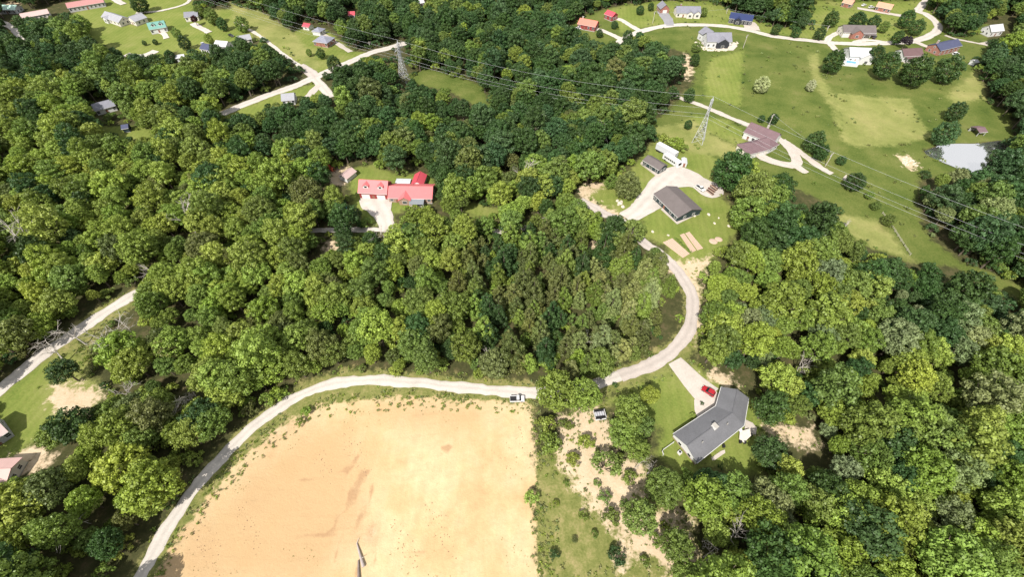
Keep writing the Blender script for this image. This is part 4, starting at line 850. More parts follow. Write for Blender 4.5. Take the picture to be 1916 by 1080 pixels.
# single trees one can point at
big = [
 (1040,738,40,'bright green','big spreading tree overhanging the lane, left half'), (1088,742,36,'bright green','big spreading tree overhanging the lane, right half'),
 (1215,738,22,'yellow green','small yellow green tree on the lawn above the charcoal roof'), (1185,772,36,'mid green','dark leafy tree on the sandy yard by the white sided trailer'),
 (1170,812,34,'mid green','leafy tree below the white sided trailer'), (1205,798,22,'mid green','small leafy tree between sandy yard and lawn'), (1195,840,24,'mid green','thin leafy tree at the corner of the side lawn'),
 (1245,915,38,'mid green','spreading tree below the white end gable'), (1195,972,34,'mid green','broad bushy tree in the middle of the sandy scrub'), (1265,1025,32,'mid green','bushy tree at the lower right end of the scrub'), (1280,1075,26,'mid green','bushy tree cut by the bottom edge beside the scrub'),
 (1330,905,38,'dark green','dark tree below the back step of the charcoal roofed house'), (1385,925,40,'mid green','leafy tree right below the back lawn'), (1350,960,36,'bright green','leafy tree below the dark tree at the back step'),
 (1440,850,34,'dark green','dark rounded tree at the right corner of the back lawn'), (1440,760,34,'dark green','dark rounded tree right of the patio'),
 (1372,318,38,'dark green','large dark round tree between yard and loop drive'), (1410,360,36,'mid green','leafy tree below the large dark round tree'), (1460,350,26,'dark green','dark tree below the loop drive tail'), (1400,400,34,'mid green','leafy tree right of the garden beds'),
 (1175,348,24,'olive','olive tree on the lawn below the dark barn'), (1145,340,13,'mid green','small tree left of the olive lawn tree'), (1150,425,24,'dark green','dark tree left of the lane below the drive mouth'), (1185,432,24,'mid green','tree overhanging the lane below the drive mouth'),
 (1236,486,15,'olive','olive tree overhanging the lane below the soil beds'), (1226,474,12,'mid green','small tree over the lane left of the soil beds'),
 (1290,178,11,'dark green','narrow dark tree at the start of the meadow lane'), (1288,233,8,'dark green','small round dark tree on the slope below the meadow lane'), (1300,112,10,'dark green','dark tree left of the grey hill house'), (1303,88,9,'mid green','tree just left of the stone terrace'),
 (1426,158,15,'blossom pale','pale flowering tree alone in the meadow'), (1518,160,9,'blossom pale','small pale shrub tree at the edge of the mown field'),
 (1560,115,19,'dark green','dark leaning tree left of the white house'), (1640,102,14,'dark green','dark tree right of the white house'), (1660,122,22,'dark green','large dark tree below the white house'), (1716,132,28,'dark green','largest dark tree below the brown roofed house'), (1776,130,24,'dark green','large dark tree below the slate blue roof'),
 (1680,70,11,'dark green','round tree beside the ridge road bend'), (1716,50,14,'dark green','dark tree inside the ridge road bend'), (1697,35,14,'dark green','tree at the top of the ridge road bend'),
 (1790,208,16,'dark green','dark tree on the slope above the pond, upper of two'), (1770,250,22,'blue green','bushy tree on the pond bank'), (1600,340,18,'dark green','dark tree by the white slab below the meadow lane'), (1575,300,9,'dark green','small tree beside the lower power pole'),
 (1525,265,18,'dark green','dark tree pair right of the plum roof'), (1537,285,14,'dark green','lower dark tree right of the plum roof'), (1447,222,10,'dark green','tree behind the upper power pole'), (1425,222,7,'dark green','small bush behind the plum roof'),
 (1664,412,11,'mid green','lone bushy shrub tree in the lower meadow'), (1640,385,9,'mid green','scrub in the lower meadow fence line, lower'), (1628,365,8,'mid green','scrub in the lower meadow fence line, upper'),
 (1452,55,9,'dark green','tree beside the ridge road right of the navy roof'), (1490,60,9,'dark green','round tree beside the ridge road, second right of the navy roof'), (1535,62,10,'dark green','round tree by the drive mouth at the brown roofed house'), (1556,35,13,'dark green','dark tree above the brown roofed house, left'), (1605,38,15,'dark green','dark tree behind the brown roof'), (1635,42,12,'dark green','tree right behind the brown roof'), (1655,50,9,'mid green','small tree right of the brown roof'),
 (1150,24,0,'',''), (1198,18,8,'dark green','tree left of the brick garage'), (1218,12,6,'dark green','small dark tree just left of the brick garage'), (1316,22,8,'mid green','small tree right of the grey ridge house'), (1150,46,7,'dark green','small dark tree between the two red roofed ridge buildings and the road'), (1122,62,7,'dark green','small dark tree by the coral roofed house drive'), (1174,68,10,'dark green','dark tree at the ridge road fork'),
 (575,365,32,'olive','large olive crowned tree left of the coral red garage'), (665,400,12,'dark green','small dark tree beside the coral red garage drive'), (885,352,22,'bright green','fresh bright green tree right of the coral red house'), (835,335,24,'dark green','dark tree touching the right end of the coral red house'),
 (118,693,26,'dark green','dark narrow tree on the left lawn'), (135,800,38,'dark green','big dark tree between lawn and lower left drive'), (100,815,28,'mid green','leafy tree left of the big dark lawn tree'),
 (270,80,4,'dark green','small tree on the upper left lawn, left of two'), (290,78,5,'dark green','small tree on the upper left lawn, right of two'), (330,62,9,'mid green','tree right of the teal roof'), (345,80,11,'dark green','dark tree below right of the teal roof'), (300,112,11,'mid green','tree at the lower end of the upper left lawn'), (318,105,10,'dark green','dark tree beside the small white shed'), (372,20,10,'mid green','tree above the grey roofed house in upper left'), (395,30,13,'mid green','leafy tree right of the dark red tree'), (415,45,10,'dark green','silvery dark tree above the upper left drive'), (452,45,13,'mid green','tree above the pale grey roof in upper left'), (260,6,16,'dark green','dark tree cut by the top edge on the left lawn'), (150,45,16,'bright green','bright tree left of the pale grey roofs'), (390,72,8,'bright green','bright small tree in the upper left yards'),
 (600,100,9,'dark green','dark tree below the hip roofed house'), (578,98,6,'mid green','bush left below the hip roofed house'), (625,120,14,'dark green','dark tree right of the hay slope'), (610,142,7,'dark green','small dark tree at the crossroads'),
]
for cx, cy, r_, cls, lab in big:
    if r_: place(cx, cy, r_, BROAD if cy > 600 and r_ > 20 else FULL, cls, 'broadleaf_tree', lab, None, 'tree', .6 if cy > 600 and r_ > 20 else .5, .7 if ('back' in lab or 'end gable' in lab or 'trailer' in lab) else 1.0)
place(1280,23,7,SHRUB,'dark green','purple_bush','round dark purple bush before the grey ridge house',None,'bush')
for c in COL.objects[-2:]:
    if 'tint' in c: c['tint'] = (.03, .012, .028)
place(1696,77,10,BROAD,'dark green','purple_tree','dark purple tree on the ridge road beside the brown roof',None)
for c in COL.objects[-2:]:
    if 'tint' in c: c['tint'] = (.03, .02, .03)
place(364,36,8,BROAD,'dark green','red_leaf_tree','dark red leaved tree in the upper left yards',None)
for c in COL.objects[-2:]:
    if 'tint' in c: c['tint'] = (.05, .012, .015)
shr = [(1020,795,19,'bright green','bright shrub at the lot corner below the big lane tree'), (1026,828,22,'mid green','green shrub directly below the lot corner shrub'), (1052,791,8,'mid green','small shrub under the big lane tree, left'), (1066,798,9,'mid green','small shrub under the big lane tree, right'), (1098,829,15,'bright green','round shrub in the sandy yard below the trailer'), (1072,862,14,'yellow green','yellow green shrub at the left of the sandy yard'), (1133,868,25,'mid green','widest low shrub in the sandy yard'),
 (1178,895,13,'mid green','small shrub on the sand near the dead brush'), (996,932,14,'yellow green','lone yellow green shrub on the clay lot edge'), (1092,966,9,'mid green','narrow shrub in the meadow strip'), (1132,932,13,'mid green','upper shrub of the pair in the scrub'), (1143,970,17,'mid green','lower shrub of the pair in the scrub'), (1168,945,11,'mid green','shrub left of the broad bushy tree'), (1155,1042,16,'dark green','dark shrub near the bottom edge of the scrub'), (1038,1040,10,'dark green','small dark shrub at the lower meadow strip'), (1095,918,4,'mid green','tiny shrub on the sand'), (1118,905,7,'mid green','small shrub right of the tiny sand shrub'), (1060,905,6,'bright green','small bright shrub left of the tiny sand shrub'), (1112,1000,7,'mid green','small shrub below the scrub pair'), (1075,1010,6,'olive','small olive shrub in the meadow strip near the bottom'), (1225,1010,12,'mid green','shrub between the broad bushy tree and the bottom right scrub'), (1205,1050,9,'mid green','low shrub on sand near the bottom edge'), (1245,985,10,'bright green','bright shrub on the lower sand patch'), (1040,942,6,'bright green','tiny shrub in the meadow strip'),
 (1318,800,0,'',''), (1297,779,6,'yellow green','yellow flowering bush beside the front wall'), (1313,755,4,'dark green','small reddish bush on the turning pad'), (1160,858,10,'mid green','shrub touching the thin leafy tree'), (572,770,10,'bright green','bright weeds on the lane verge, upper'), (562,790,9,'bright green','bright weeds on the lane verge, lower'), (1265,268,16,'yellow green','yellow bamboo clump behind the semitrailer, right'), (1240,262,14,'yellow green','yellow bamboo clump behind the semitrailer, left'), (1278,276,10,'yellow green','yellow bamboo clump above the white storage shed')]
for cx, cy, r_, cls, lab in shr:
    if r_: place(cx, cy, r_ * 1.2, SHRUB, cls, 'shrub', lab, None, 'shrub', .45, 1.1)
# ------------------------------------------------------------------ dead trees
def place_dead(cx, cy, rpx, label, hk=.55, name='dead_tree'):
    me = DEAD[rng.randrange(4)]; s = 1.0; Ht = 12.0; R = 4.0
    for _ in range(6):
        x, y, z = P(cx, cy, Ht * s * hk); s = 1.15 * rpx * float(proj(x, y, z + Ht * s * hk)[2]) / F / R
    o = obj(name, me); o.location = (x, y, H(x, y)); o.scale = (s, s, s); o.rotation_euler = (0, 0, rng.uniform(0, 6.28)); TREES.append((x, y, R * s * .75)); return tag(o, label, 'dead tree', 'bare dead trees in the woods')
for cx, cy, r_, lab in [(345,405,22,'bare forked dead tree in the left woods'), (50,445,24,'bare leaning dead tree near the left edge'), (292,500,14,'thin dead snag above the left gravel road'), (215,640,26,'bare grey dead tree right of the gravel road bend'), (240,625,16,'smaller dead snag beside the grey dead tree'), (335,735,22,'bleached dead tree left of the lane bend'), (362,748,16,'smaller bleached snag left of the lane bend'), (75,1000,30,'large bleached dead tree in the lower left corner'), (130,620,24,'thin bare tree over the gravel road, upper'), (90,655,24,'thin bare tree over the gravel road, lower'), (240,730,18,'bare tree beside the left sandy pad'),
  (1215,880,12,'bare brush beside the sandy yard'), (1192,868,12,'bare branches over the side lawn corner'), (1330,1035,24,'bleached fallen looking dead tree at the bottom right'), (1385,1000,22,'bare grey dead tree right of the scrub'), (1270,1025,14,'white bare snag in the bottom scrub'), (978,322,16,'white dead tree left of the dark barn woods'), (1095,640,10,'grey dead pine in the pine stand'), (1150,635,8,'small grey dead pine near the lane bend'), (1145,255,16,'bare tree in the dark woods above the barn'), (1585,430,10,'fallen bare branches at the lower meadow edge'), (1148,140,8,'thin white snag under the power lines'), (530,485,12,'cluster of bare trunks below the coral red roof'), (715,450,14,'bare branches below the coral red house drive'), (905,660,12,'dry bare bush on the lane verge'), (1500,690,14,'bare grey branches in the right woods')]:
    place_dead(cx, cy, r_, lab)
# woodland: candidate spots on a jittered grid, kept where no crown would hide open ground
cand = []
def scatter(spacing, x0, x1, y0, y1, kind):
    y = y0
    while y < y1:
        x = x0 + rng.uniform(0, spacing)
        while x < x1:
            cand.append((x + rng.uniform(-.42, .42) * spacing, y + rng.uniform(-.42, .42) * spacing, kind)); x += spacing
        y += spacing * .9
scatter(6.1, -500, 500, -25, 560, 'b'); scatter(4.9, -80, 110, 60, 220, 'p')
cx_ = np.array([c[0] for c in cand]); cy_ = np.array([c[1] for c in cand]); ck = np.array([c[2] == 'p' for c in cand]); ch_ = hbase(cx_, cy_)
csc = np.array([(rng.uniform(.4, .62) if rng.random() < .25 else (rng.uniform(1.05, 1.25) if rng.random() < .12 else rng.uniform(.62, 1.0))) for _ in cand]); cvar = np.array([rng.randrange(8) for _ in cand])
cR = np.where(ck, 2.9 * csc, 5.0 * csc); cH = np.array([(PINE[v % 5][3] if k else BROAD[v][3]) for v, k in zip(cvar, ck)]) * csc
mx_, my_, md_ = proj(cx_, cy_, ch_ + cH * .6)
drop = np.array([rng.random() for _ in cand]); keep = (drop > .07) & (md_ > 20) & (mx_ > -420) & (mx_ < 2340) & (my_ > -160) & (my_ < 1420)
inp = inpoly(mx_, my_, PINEZONE); keep &= np.where(ck, inp, ~inp)
for (dx, dy, fz) in ((0, 0, .02), (0, 0, .6), (0, 0, .97), (.8, 0, .62), (-.8, 0, .62), (0, .8, .62), (0, -.8, .62), (.55, .55, .8), (-.55, .55, .8), (.55, -.55, .8), (-.55, -.55, .8), (.6, -.6, .4), (-.6, -.6, .4)):
    qx, qy, _ = proj(cx_ + dx * cR, cy_ + dy * cR, ch_ + fz * cH)
    for poly in CLEAR: keep &= ~inpoly(qx, qy, poly)
for arr, mrg in ((roadarr, None), (bfoot, 4.0)):
    for i in range(0, len(cand), 1000):
        s_ = slice(i, i + 1000); d = np.hypot(cx_[s_, None] - arr[None, :, 0], cy_[s_, None] - arr[None, :, 1])
        keep[s_] &= (d > (arr[None, :, 2] + 1.2 if mrg is None else mrg)).all(1)
ta = np.array(TREES)
for i in range(0, len(cand), 1000):
    s_ = slice(i, i + 1000); d = np.hypot(cx_[s_, None] - ta[None, :, 0], cy_[s_, None] - ta[None, :, 1]); keep[s_] &= (d > ta[None, :, 2] * .8 + 1.0).all(1)
keep &= ~(sdf(cx_, cy_, POND, 4.0) > -2)
ids = np.nonzero(keep)[0]; size_px = F * cR / md_; inframe = (mx_ > 0) & (mx_ < W0) & (my_ > 0) & (my_ < H0)
SAME = {}; wood = []; nb = 300 - 75; npn = 300
order = sorted(ids, key=lambda i: -size_px[i]); made = {'b': 0, 'p': 0}
for i in order:
    k = 'p' if ck[i] else 'b'; px, py = float(mx_[i]), float(my_[i])
    if k == 'p': cls = ('pale olive' if rng.random() < .62 else 'olive') if inpoly([px], [py], PALEPINE)[0] else ('olive' if rng.random() < .6 else 'dark green')
    else: cls = pick_class(px, py, rng)
    if k == 'p' and rng.random() < .24: cls = rng.choice(['mid green', 'bright green'])
    x, y, s = float(cx_[i]), float(cy_[i]), float(csc[i])
    if inframe[i] and made[k] < (nb if k == 'b' else npn):
        made[k] += 1; zn = zone_of(px, py); szw = 'large' if s > .95 else ('small' if s < .66 else 'medium')
        lm = min(LM, key=lambda l: math.hypot(px - l[0], py - l[1]))[2]
        if k == 'b': t_ = make_tree(x, y, BROAD[cvar[i]], s, cls, 'broadleaf_tree', f'{szw} {cls} broadleaf tree {near(px, py)}', 'broadleaf trees around the ' + lm, sz=rng.uniform(.9, 1.22))
        else: t_ = make_tree(x, y, PINE[cvar[i] % 5], s, cls, 'pine_tree', f'{szw} {cls} pine {near(px, py)}', 'pines around the ' + lm, sz=rng.uniform(.85, 1.25))
        SAME.setdefault(t_['label'], []).append((px, py, t_))
    else: wood.append((x, y, float(ch_[i]), (0 if k == 'b' else 1), int(cvar[i]), s, tint_of(cls)))
for lab, lst in SAME.items():
    if len(lst) < 2: continue
    if len(lst) > 3:
        cxm = sorted(q[0] for q in lst)[len(lst) // 2]
        for q in lst: q[2]['label'] = lab + (', left half' if q[0] < cxm else ', right half')
        continue
    xs = [q[0] for q in lst]; ys = [q[1] for q in lst]; ax = 0 if max(xs) - min(xs) > max(ys) - min(ys) else 1
    for q, wd in zip(sorted(lst, key=lambda q: q[ax]), (('left', 'right') if ax == 0 else ('upper', 'lower')) if len(lst) == 2 else (('left', 'middle', 'right') if ax == 0 else ('upper', 'middle', 'lower'))): q[2]['label'] = lab + ', ' + wd + ' one'
print('TREES individuals', made, 'stuff', len(wood), 'single', len(TREES))

# the rest of the wood as one mass
def stuff_instances(name, label, cat, protos, pts):
    """pts: (x,y,z,variant,scale,tint)"""
    col = bpy.data.collections.new(name + '_sources')
    for k, me in enumerate(protos):
        o = bpy.data.objects.new('%s_source_%02d' % (name, k), me); col.objects.link(o)
    me = bpy.data.meshes.new(name); me.from_pydata([p[:3] for p in pts], [], []); n = len(pts)
    a = me.attributes.new('variant', 'INT', 'POINT'); a.data.foreach_set('value', np.array([p[3] for p in pts], np.int32))
    a = me.attributes.new('scl', 'FLOAT_VECTOR', 'POINT'); sv = np.array([p[4] for p in pts], np.float32)[:, None] * np.ones((1, 3), np.float32); sv[:, 2] *= nrng.uniform(.9, 1.22, n); a.data.foreach_set('vector', sv.astype(np.float32).ravel())
    a = me.attributes.new('rotz', 'FLOAT_VECTOR', 'POINT'); rv = np.zeros((n, 3), np.float32); rv[:, 2] = nrng.uniform(0, 6.28, n); a.data.foreach_set('vector', rv.ravel())
    a = me.attributes.new('tint', 'FLOAT_COLOR', 'POINT'); a.data.foreach_set('color', np.array([(*p[5], 1) for p in pts], np.float32).ravel())
    ng = bpy.data.node_groups.new(name, 'GeometryNodeTree'); ng.interface.new_socket('Geometry', in_out='INPUT', socket_type='NodeSocketGeometry'); ng.interface.new_socket('Geometry', in_out='OUTPUT', socket_type='NodeSocketGeometry')
    gi = ng.nodes.new('NodeGroupInput'); go = ng.nodes.new('NodeGroupOutput'); ip = ng.nodes.new('GeometryNodeInstanceOnPoints'); ci = ng.nodes.new('GeometryNodeCollectionInfo')
    ci.inputs['Collection'].default_value = col; ci.inputs['Separate Children'].default_value = True; ci.inputs['Reset Children'].default_value = True
    def na(nm, typ):
        q = ng.nodes.new('GeometryNodeInputNamedAttribute'); q.data_type = typ; q.inputs['Name'].default_value = nm; return q.outputs['Attribute']
    L = ng.links.new; ip.inputs['Pick Instance'].default_value = True
    e2 = ng.nodes.new('FunctionNodeEulerToRotation'); L(na('rotz', 'FLOAT_VECTOR'), e2.inputs[0]); L(e2.outputs[0], ip.inputs['Rotation'])
    L(gi.outputs[0], ip.inputs['Points']); L(ci.outputs[0], ip.inputs['Instance']); L(na('variant', 'INT'), ip.inputs['Instance Index']); L(na('scl', 'FLOAT_VECTOR'), ip.inputs['Scale']); L(ip.outputs[0], go.inputs[0])
    o = bpy.data.objects.new(name, me); COL.objects.link(o); md = o.modifiers.new('scatter', 'NODES'); md.node_group = ng
    o['kind'] = 'stuff'; o['label'] = label; o['category'] = cat; return o
def joined(cm, tm):
    import bmesh
    bm = bmesh.new(); bm.from_mesh(cm); n = len(bm.faces); bm.from_mesh(tm); bm.faces.ensure_lookup_table()
    for i in range(n, len(bm.faces)): bm.faces[i].material_index = 1
    me = bpy.data.meshes.new('joined_tree'); bm.to_mesh(me); bm.free(); me.materials.append(LEAF); me.materials.append(BARK); return me
JT = [joined(b[0], b[1]) for b in BROAD] + [joined(p[0], p[1]) for p in PINE]
stuff_instances('woodland', 'far woodland of mixed green trees around the clearings', 'woodland', JT, [(x, y, z, v if k == 0 else 8 + v % 5, s, tn) for (x, y, z, k, v, s, tn) in wood])

# understorey and weeds: uncountable
def tuft_mesh(seed, R=.6, n=26, size=.28):
    r = np.random.default_rng(seed); lb = [(r.normal(0, R * .4), r.normal(0, R * .4), .12 + r.uniform(0, .25), R * .38, .6) for _ in range(5)]
    V, val = leaf_cloud(lb, 12, size, r, .8); return crown_mesh('tuft', V, val)
TUFT = [tuft_mesh(500 + k) for k in range(4)]
def sample_zone(kind, lo, hi, n, box):
    """points whose signed distance to the zone lies between lo and hi"""
    xs = nrng.uniform(box[0], box[1], n); ys = nrng.uniform(box[2], box[3], n); a = np.full(n, -LIM)
    for p in WZ[kind]: a = np.maximum(a, sdf(xs, ys, p, LIM))
    m = (a > lo) & (a < hi); return xs[m], ys[m], a[m]
def road_free(x, y, mrg=.6):
    m = np.ones(len(x), bool)
    for i in range(0, len(x), 1500):
        s_ = slice(i, i + 1500); m[s_] = (np.hypot(x[s_, None] - roadarr[None, :, 0], y[s_, None] - roadarr[None, :, 1]) > roadarr[None, :, 2] + mrg).all(1) & (np.hypot(x[s_, None] - bfoot[None, :, 0], y[s_, None] - bfoot[None, :, 1]) > 2.5).all(1)
    return m
wp = []; clods = []
def add_weeds(x, y, s0, s1, classes, keepf=1.0):
    m = road_free(x, y)
    for a, b in zip(x[m], y[m]):
        if rng.random() > keepf: continue
        wp.append((a, b, H(a, b), rng.randrange(4), rng.uniform(s0, s1), tint_of(rng.choice(classes))))
x, y, a = sample_zone('rough', -1, 6, 9000, (-150, 90, 15, 130)); add_weeds(x, y, .4, 1.2, ['bright green', 'straw green', 'pale olive', 'yellow green', 'pale olive'])
x, y, a = sample_zone('dirt', -3.0, 1.2, 26000, (-110, 20, 15, 105)); m = (np.sin(x * .33 + y * .21) + np.sin(x * .7 - y * .5) + np.sin(y * 1.3 + x * .2) * .5 - np.clip(a + 1.0, 0, 3) * .7) > 0; x, y = x[m], y[m]; add_weeds(x, y, .3, .95, ['straw green', 'pale olive', 'yellow green', 'bright green'], .9)
x, y, a = sample_zone('dirt', 1.5, 9, 14000, (-110, 20, 15, 105))
nz = np.sin(x * .9) * np.sin(y * 1.1 + x * .3) + np.sin(x * .23 + y * .31) ; m = nz > .75; add_weeds(x[m], y[m], .1, .3, ['straw green', 'straw green', 'pale olive'], .5)
x, y, a = sample_zone('dirt', 2, 14.1, 9000, (-110, 20, 15, 105)); m = (np.sin(x * .12 + 1) * np.sin(y * .15 + .5) + .5 * np.sin(x * .5 + y * .35)) > .8
for a_, b_ in zip(x[m][:420], y[m][:420]): clods.append((a_, b_, H(a_, b_), rng.randrange(4), rng.uniform(.06, .2), (.3, .3, .3)))
x, y, a = sample_zone('meadow', 0, 99, 9000, (60, 420, 130, 420)); nz = np.sin(x * .11 + 2) * np.sin(y * .09) + .6 * np.sin(x * .31 + y * .23); m = nz > .25; add_weeds(x[m], y[m], .6, 2.0, ['mid green', 'olive', 'olive', 'pale olive'], .32)
x, y, a = sample_zone('meadow', 0, 99, 9000, (0, 60, 5, 70)); add_weeds(x, y, .2, .6, ['straw green', 'pale olive', 'yellow green'], .5)
x, y, a = sample_zone('tan', -3, 3, 9000, (0, 90, 5, 90)); add_weeds(x, y, .2, .8, ['straw green', 'pale olive', 'bright green'], .3)
x, y, a = sample_zone('lawn', -2.5, .5, 30000, (-420, 420, 40, 420)); add_weeds(x, y, .7, 2.2, ['mid green', 'bright green', 'dark green'], .35)
stuff_instances('weeds', 'scattered weeds and rough grass tufts on verges and clay', 'weeds', TUFT, wp)
up = []
ux_ = nrng.uniform(-330, 330, 16000); uy_ = nrng.uniform(-10, 420, 16000); uh = hbase(ux_, uy_); qx, qy, qd = proj(ux_, uy_, uh + 1.0); m = (qx > -60) & (qx < 1980) & (qy > -30) & (qy < 1140)
for poly in CLEAR: m &= ~inpoly(qx, qy, poly)
ux_, uy_ = ux_[m], uy_[m]; m = road_free(ux_, uy_, 1.0); ux_, uy_ = ux_[m], uy_[m]
for a, b in zip(ux_[:4200], uy_[:4200]):
    q = proj(a, b, H(a, b) + 1)
    up.append((a, b, H(a, b), rng.randrange(4), rng.uniform(.5, 1.5), tint_of(pick_class(float(q[0]), float(q[1]), rng))))
stuff_instances('undergrowth', 'bushy undergrowth between and under the woodland trees', 'undergrowth', [joined(s[0], s[1]) for s in SHRUB], up)
print('weeds', len(wp), 'undergrowth', len(up))
# fallen log on the clay
def log():
    a = P(668, 1018); b = P(681, 1062); c = P(672, 1085); x, y = a[0], a[1]; o = empty('fallen_log', (x, y, H(x, y)), 0, 'broken grey tree trunk lying on the orange clay lot', 'log')
    def w3(p, dz): return (p[0] - x, p[1] - y, H(p[0], p[1]) - H(x, y) + dz)
    MB().tube(w3(a, .25), w3(P(673, 1035), .35), .14, .26, 7).tube(w3(P(673, 1035), .35), w3(b, .4), .26, .42, 8).build('trunk', mat('grey_log', (.36, .31, .29), .9, .3), o)
    MB().tube(w3(P(677, 1046), .4), w3(P(683, 1044), .9), .1, .04).build('branch_stub', DEADW, o); MB().tube(w3(P(671, 1050), .2), w3(c, .35), .2, .36, 7).build('split_limb', mat('dark_log', (.2, .16, .14), .9, .3), o)
    MB().tube(w3(a, .25), w3(P(672, 1008), .5), .1, .03).build('branch_stub', DEADW, o)
log()

# ------------------------------------------------------------------ vehicles
tyre_m = mat('tyre_rubber', (.02, .02, .02), .9); rim_m = mat('wheel_rim', (.4, .4, .42), .35, .05, metal=.8); lamp_m = mat('lamp_lens', (.75, .75, .72), .15, .03); tail_m = mat('tail_lens', (.35, .02, .02), .2, .03)
def paint(nm, c): return mat('car_paint_' + nm, c, .28, .03, spec=.5)
def wheel(root, x, y, r=.34, w_=.22):
    o = MB().tube((x, y - w_ / 2, r), (x, y + w_ / 2, r), r, n=14).build('wheel', tyre_m, root); sgn = 1 if y > 0 else -1
    MB().tube((x, y + sgn * (w_ / 2 - .02), r), (x, y + sgn * (w_ / 2 + .015), r), r * .62, n=10).build('rim', rim_m, o)
def vehicle(name, label, kind, rear, front, colour, cat, Ln=None, group=None):
    a = Vector(P(*rear, .8)[:2]); b = Vector(P(*front, .8)[:2]); d = (b - a).normalized(); c = (a + b) / 2; L = Ln or (b - a).length
    root = empty(name, (c.x, c.y, H(c.x, c.y) + .14), math.atan2(d.y, d.x), label, cat, group); m = colour; h = L / 2; Wd = .92; g = glass()
    def shell(prof, wy, nm, mm, taper=1.0, z0=None):
        """loft a side outline over five stations across the width, drawn in at both flanks"""
        mb = MB(); n = len(prof); st = [(-wy, .90), (-wy * .93, 1.0), (wy * .93, 1.0), (wy, .90)]; zc = sum(p[1] for p in prof) / n
        for (yy, k) in st:
            mb.v += [((p[0] * (1 - (1 - k) * .12)), yy * (taper if p[1] > zc else 1), zc + (p[1] - zc) * k) for p in prof]
        for s_ in range(3): mb.f += [(s_ * n + i, s_ * n + (i + 1) % n, (s_ + 1) * n + (i + 1) % n, (s_ + 1) * n + i) for i in range(n)]
        mb.f += [tuple(range(n)), tuple(range(4 * n - 1, 3 * n - 1, -1))]; o = mb.build(nm, mm, root); return o
    if kind in ('suv', 'sedan'):
        zt = 1.72 if kind == 'suv' else 1.45
        shell([(-h, .38), (-h, .82), (-h + .12, .98), (h * .35, 1.0), (h - .25, .9), (h, .72), (h, .38)], Wd, 'body', m)
        x0, x1 = (-h + .15, h * .38) if kind == 'suv' else (-h * .62, h * .36)
        shell([(x0, .96), (x0 + .25, zt - .08), (x1 - .75, zt - .08), (x1, .96)], Wd * .9, 'windows', g, .86)
        shell([(x0 + .2, zt - .12), (x0 + .3, zt), (x1 - .85, zt), (x1 - .68, zt - .12)], Wd * .84, 'roof', m, .92)
    elif kind == 'pickup':
        shell([(-h, .5), (-h, .7), (h * .4, .75), (h * .4, 1.08), (h - .2, 1.0), (h, .8), (h, .45), (h * .4, .42)], Wd, 'body', m)
        x0, x1 = -h * .12, h * .52
        shell([(x0, .74), (x0 + .1, 1.75), (x1 - .6, 1.75), (x1, 1.05), (x1, .74)], Wd * .93, 'cab', m, .88)
        shell([(x0 + .02, 1.15), (x0 + .06, 1.68), (x1 - .56, 1.68), (x1 + .02, 1.1)], Wd * .945, 'windows', g, .9); shell([(x0 + .1, 1.7), (x0 + .15, 1.8), (x1 - .7, 1.8), (x1 - .6, 1.7)], Wd * .86, 'roof', m, .95)
        for s_ in (-1, 1): MB().box(-h, x0, s_ * Wd - .05, s_ * Wd + .03, .5, 1.15).build('bed_side', m, root)
        MB().box(-h, -h + .08, -Wd + .06, Wd - .06, .5, 1.13).build('tailgate', m, root); MB().box(-h + .1, x0 - .02, -Wd + .07, Wd - .07, .72, .76).build('bed_floor', dark_open, root)
    for sx in (-1, 1):
        for sy in (-1, 1): wheel(root, sx * h * .62, sy * (Wd - .08))
    for sy in (-1, 1):
        MB().box(h - .06, h + .03, sy * .68 - .18, sy * .68 + .18, .62, .78).build('headlight', lamp_m, root); MB().box(-h - .03, -h + .05, sy * .74 - .12, sy * .74 + .12, .65, .85).build('tail_light', tail_m, root)
        MB().box(h * .28, h * .36, sy * Wd, sy * (Wd + .17), 1.0, 1.14).build('mirror', m, root)
    MB().box(h - .05, h + .06, -.8, .8, .4, .52).build('bumper', stone_base, root)
    return root
WH = paint('white', (.6, .6, .6)); RD = paint('red', (.33, .012, .02)); BK = paint('black', (.015, .015, .018)); SV = paint('silver', (.45, .46, .48)); BL = paint('dark_blue', (.03, .05, .12))
vehicle('red_car', 'dark red car parked on the drive of the charcoal roofed house', 'suv', (1337,740), (1314,725), RD, 'car')
vehicle('pickup_truck', 'white pickup parked at the edge of the lane by the clay lot', 'pickup', (954,747.5), (981.5,746.5), WH, 'truck')
vehicle('pickup_truck', 'white pickup on the gravel yard beside the lumber stacks', 'pickup', (1303,347), (1318,357), WH, 'truck')
for i, (r_, f_, c_, k_, lab) in enumerate([((1612,10),(1621,7),WH,'sedan','leftmost white car before the tan roofed houses'), ((1624,13.5),(1637,12),WH,'suv','white car in the middle before the tan roofed house'), ((1645,20),(1652,14.5),BK,'sedan','black car beside the tan roofed house'), ((1653,22),(1660,16),WH,'sedan','white car at the right end before the tan roofed house'), ((1782,101),(1795,99),WH,'suv','white vehicle below the slate blue roof'), ((1074,53),(1088,52),WH,'pickup','white truck left of the coral roofed house'), ((1634,72),(1640,66),BK,'suv','dark car in the carport of the brown roofed ridge house'), ((376,79),(384,84),SV,'sedan','silver car above the dark blue roof in upper left'), ((428,64),(436,67),BK,'sedan','dark car on the upper left drive')]):
    vehicle('parked_car' if k_ != 'pickup' else 'pickup_truck', lab, k_, r_, f_, c_, 'car' if k_ != 'pickup' else 'truck', 4.8)
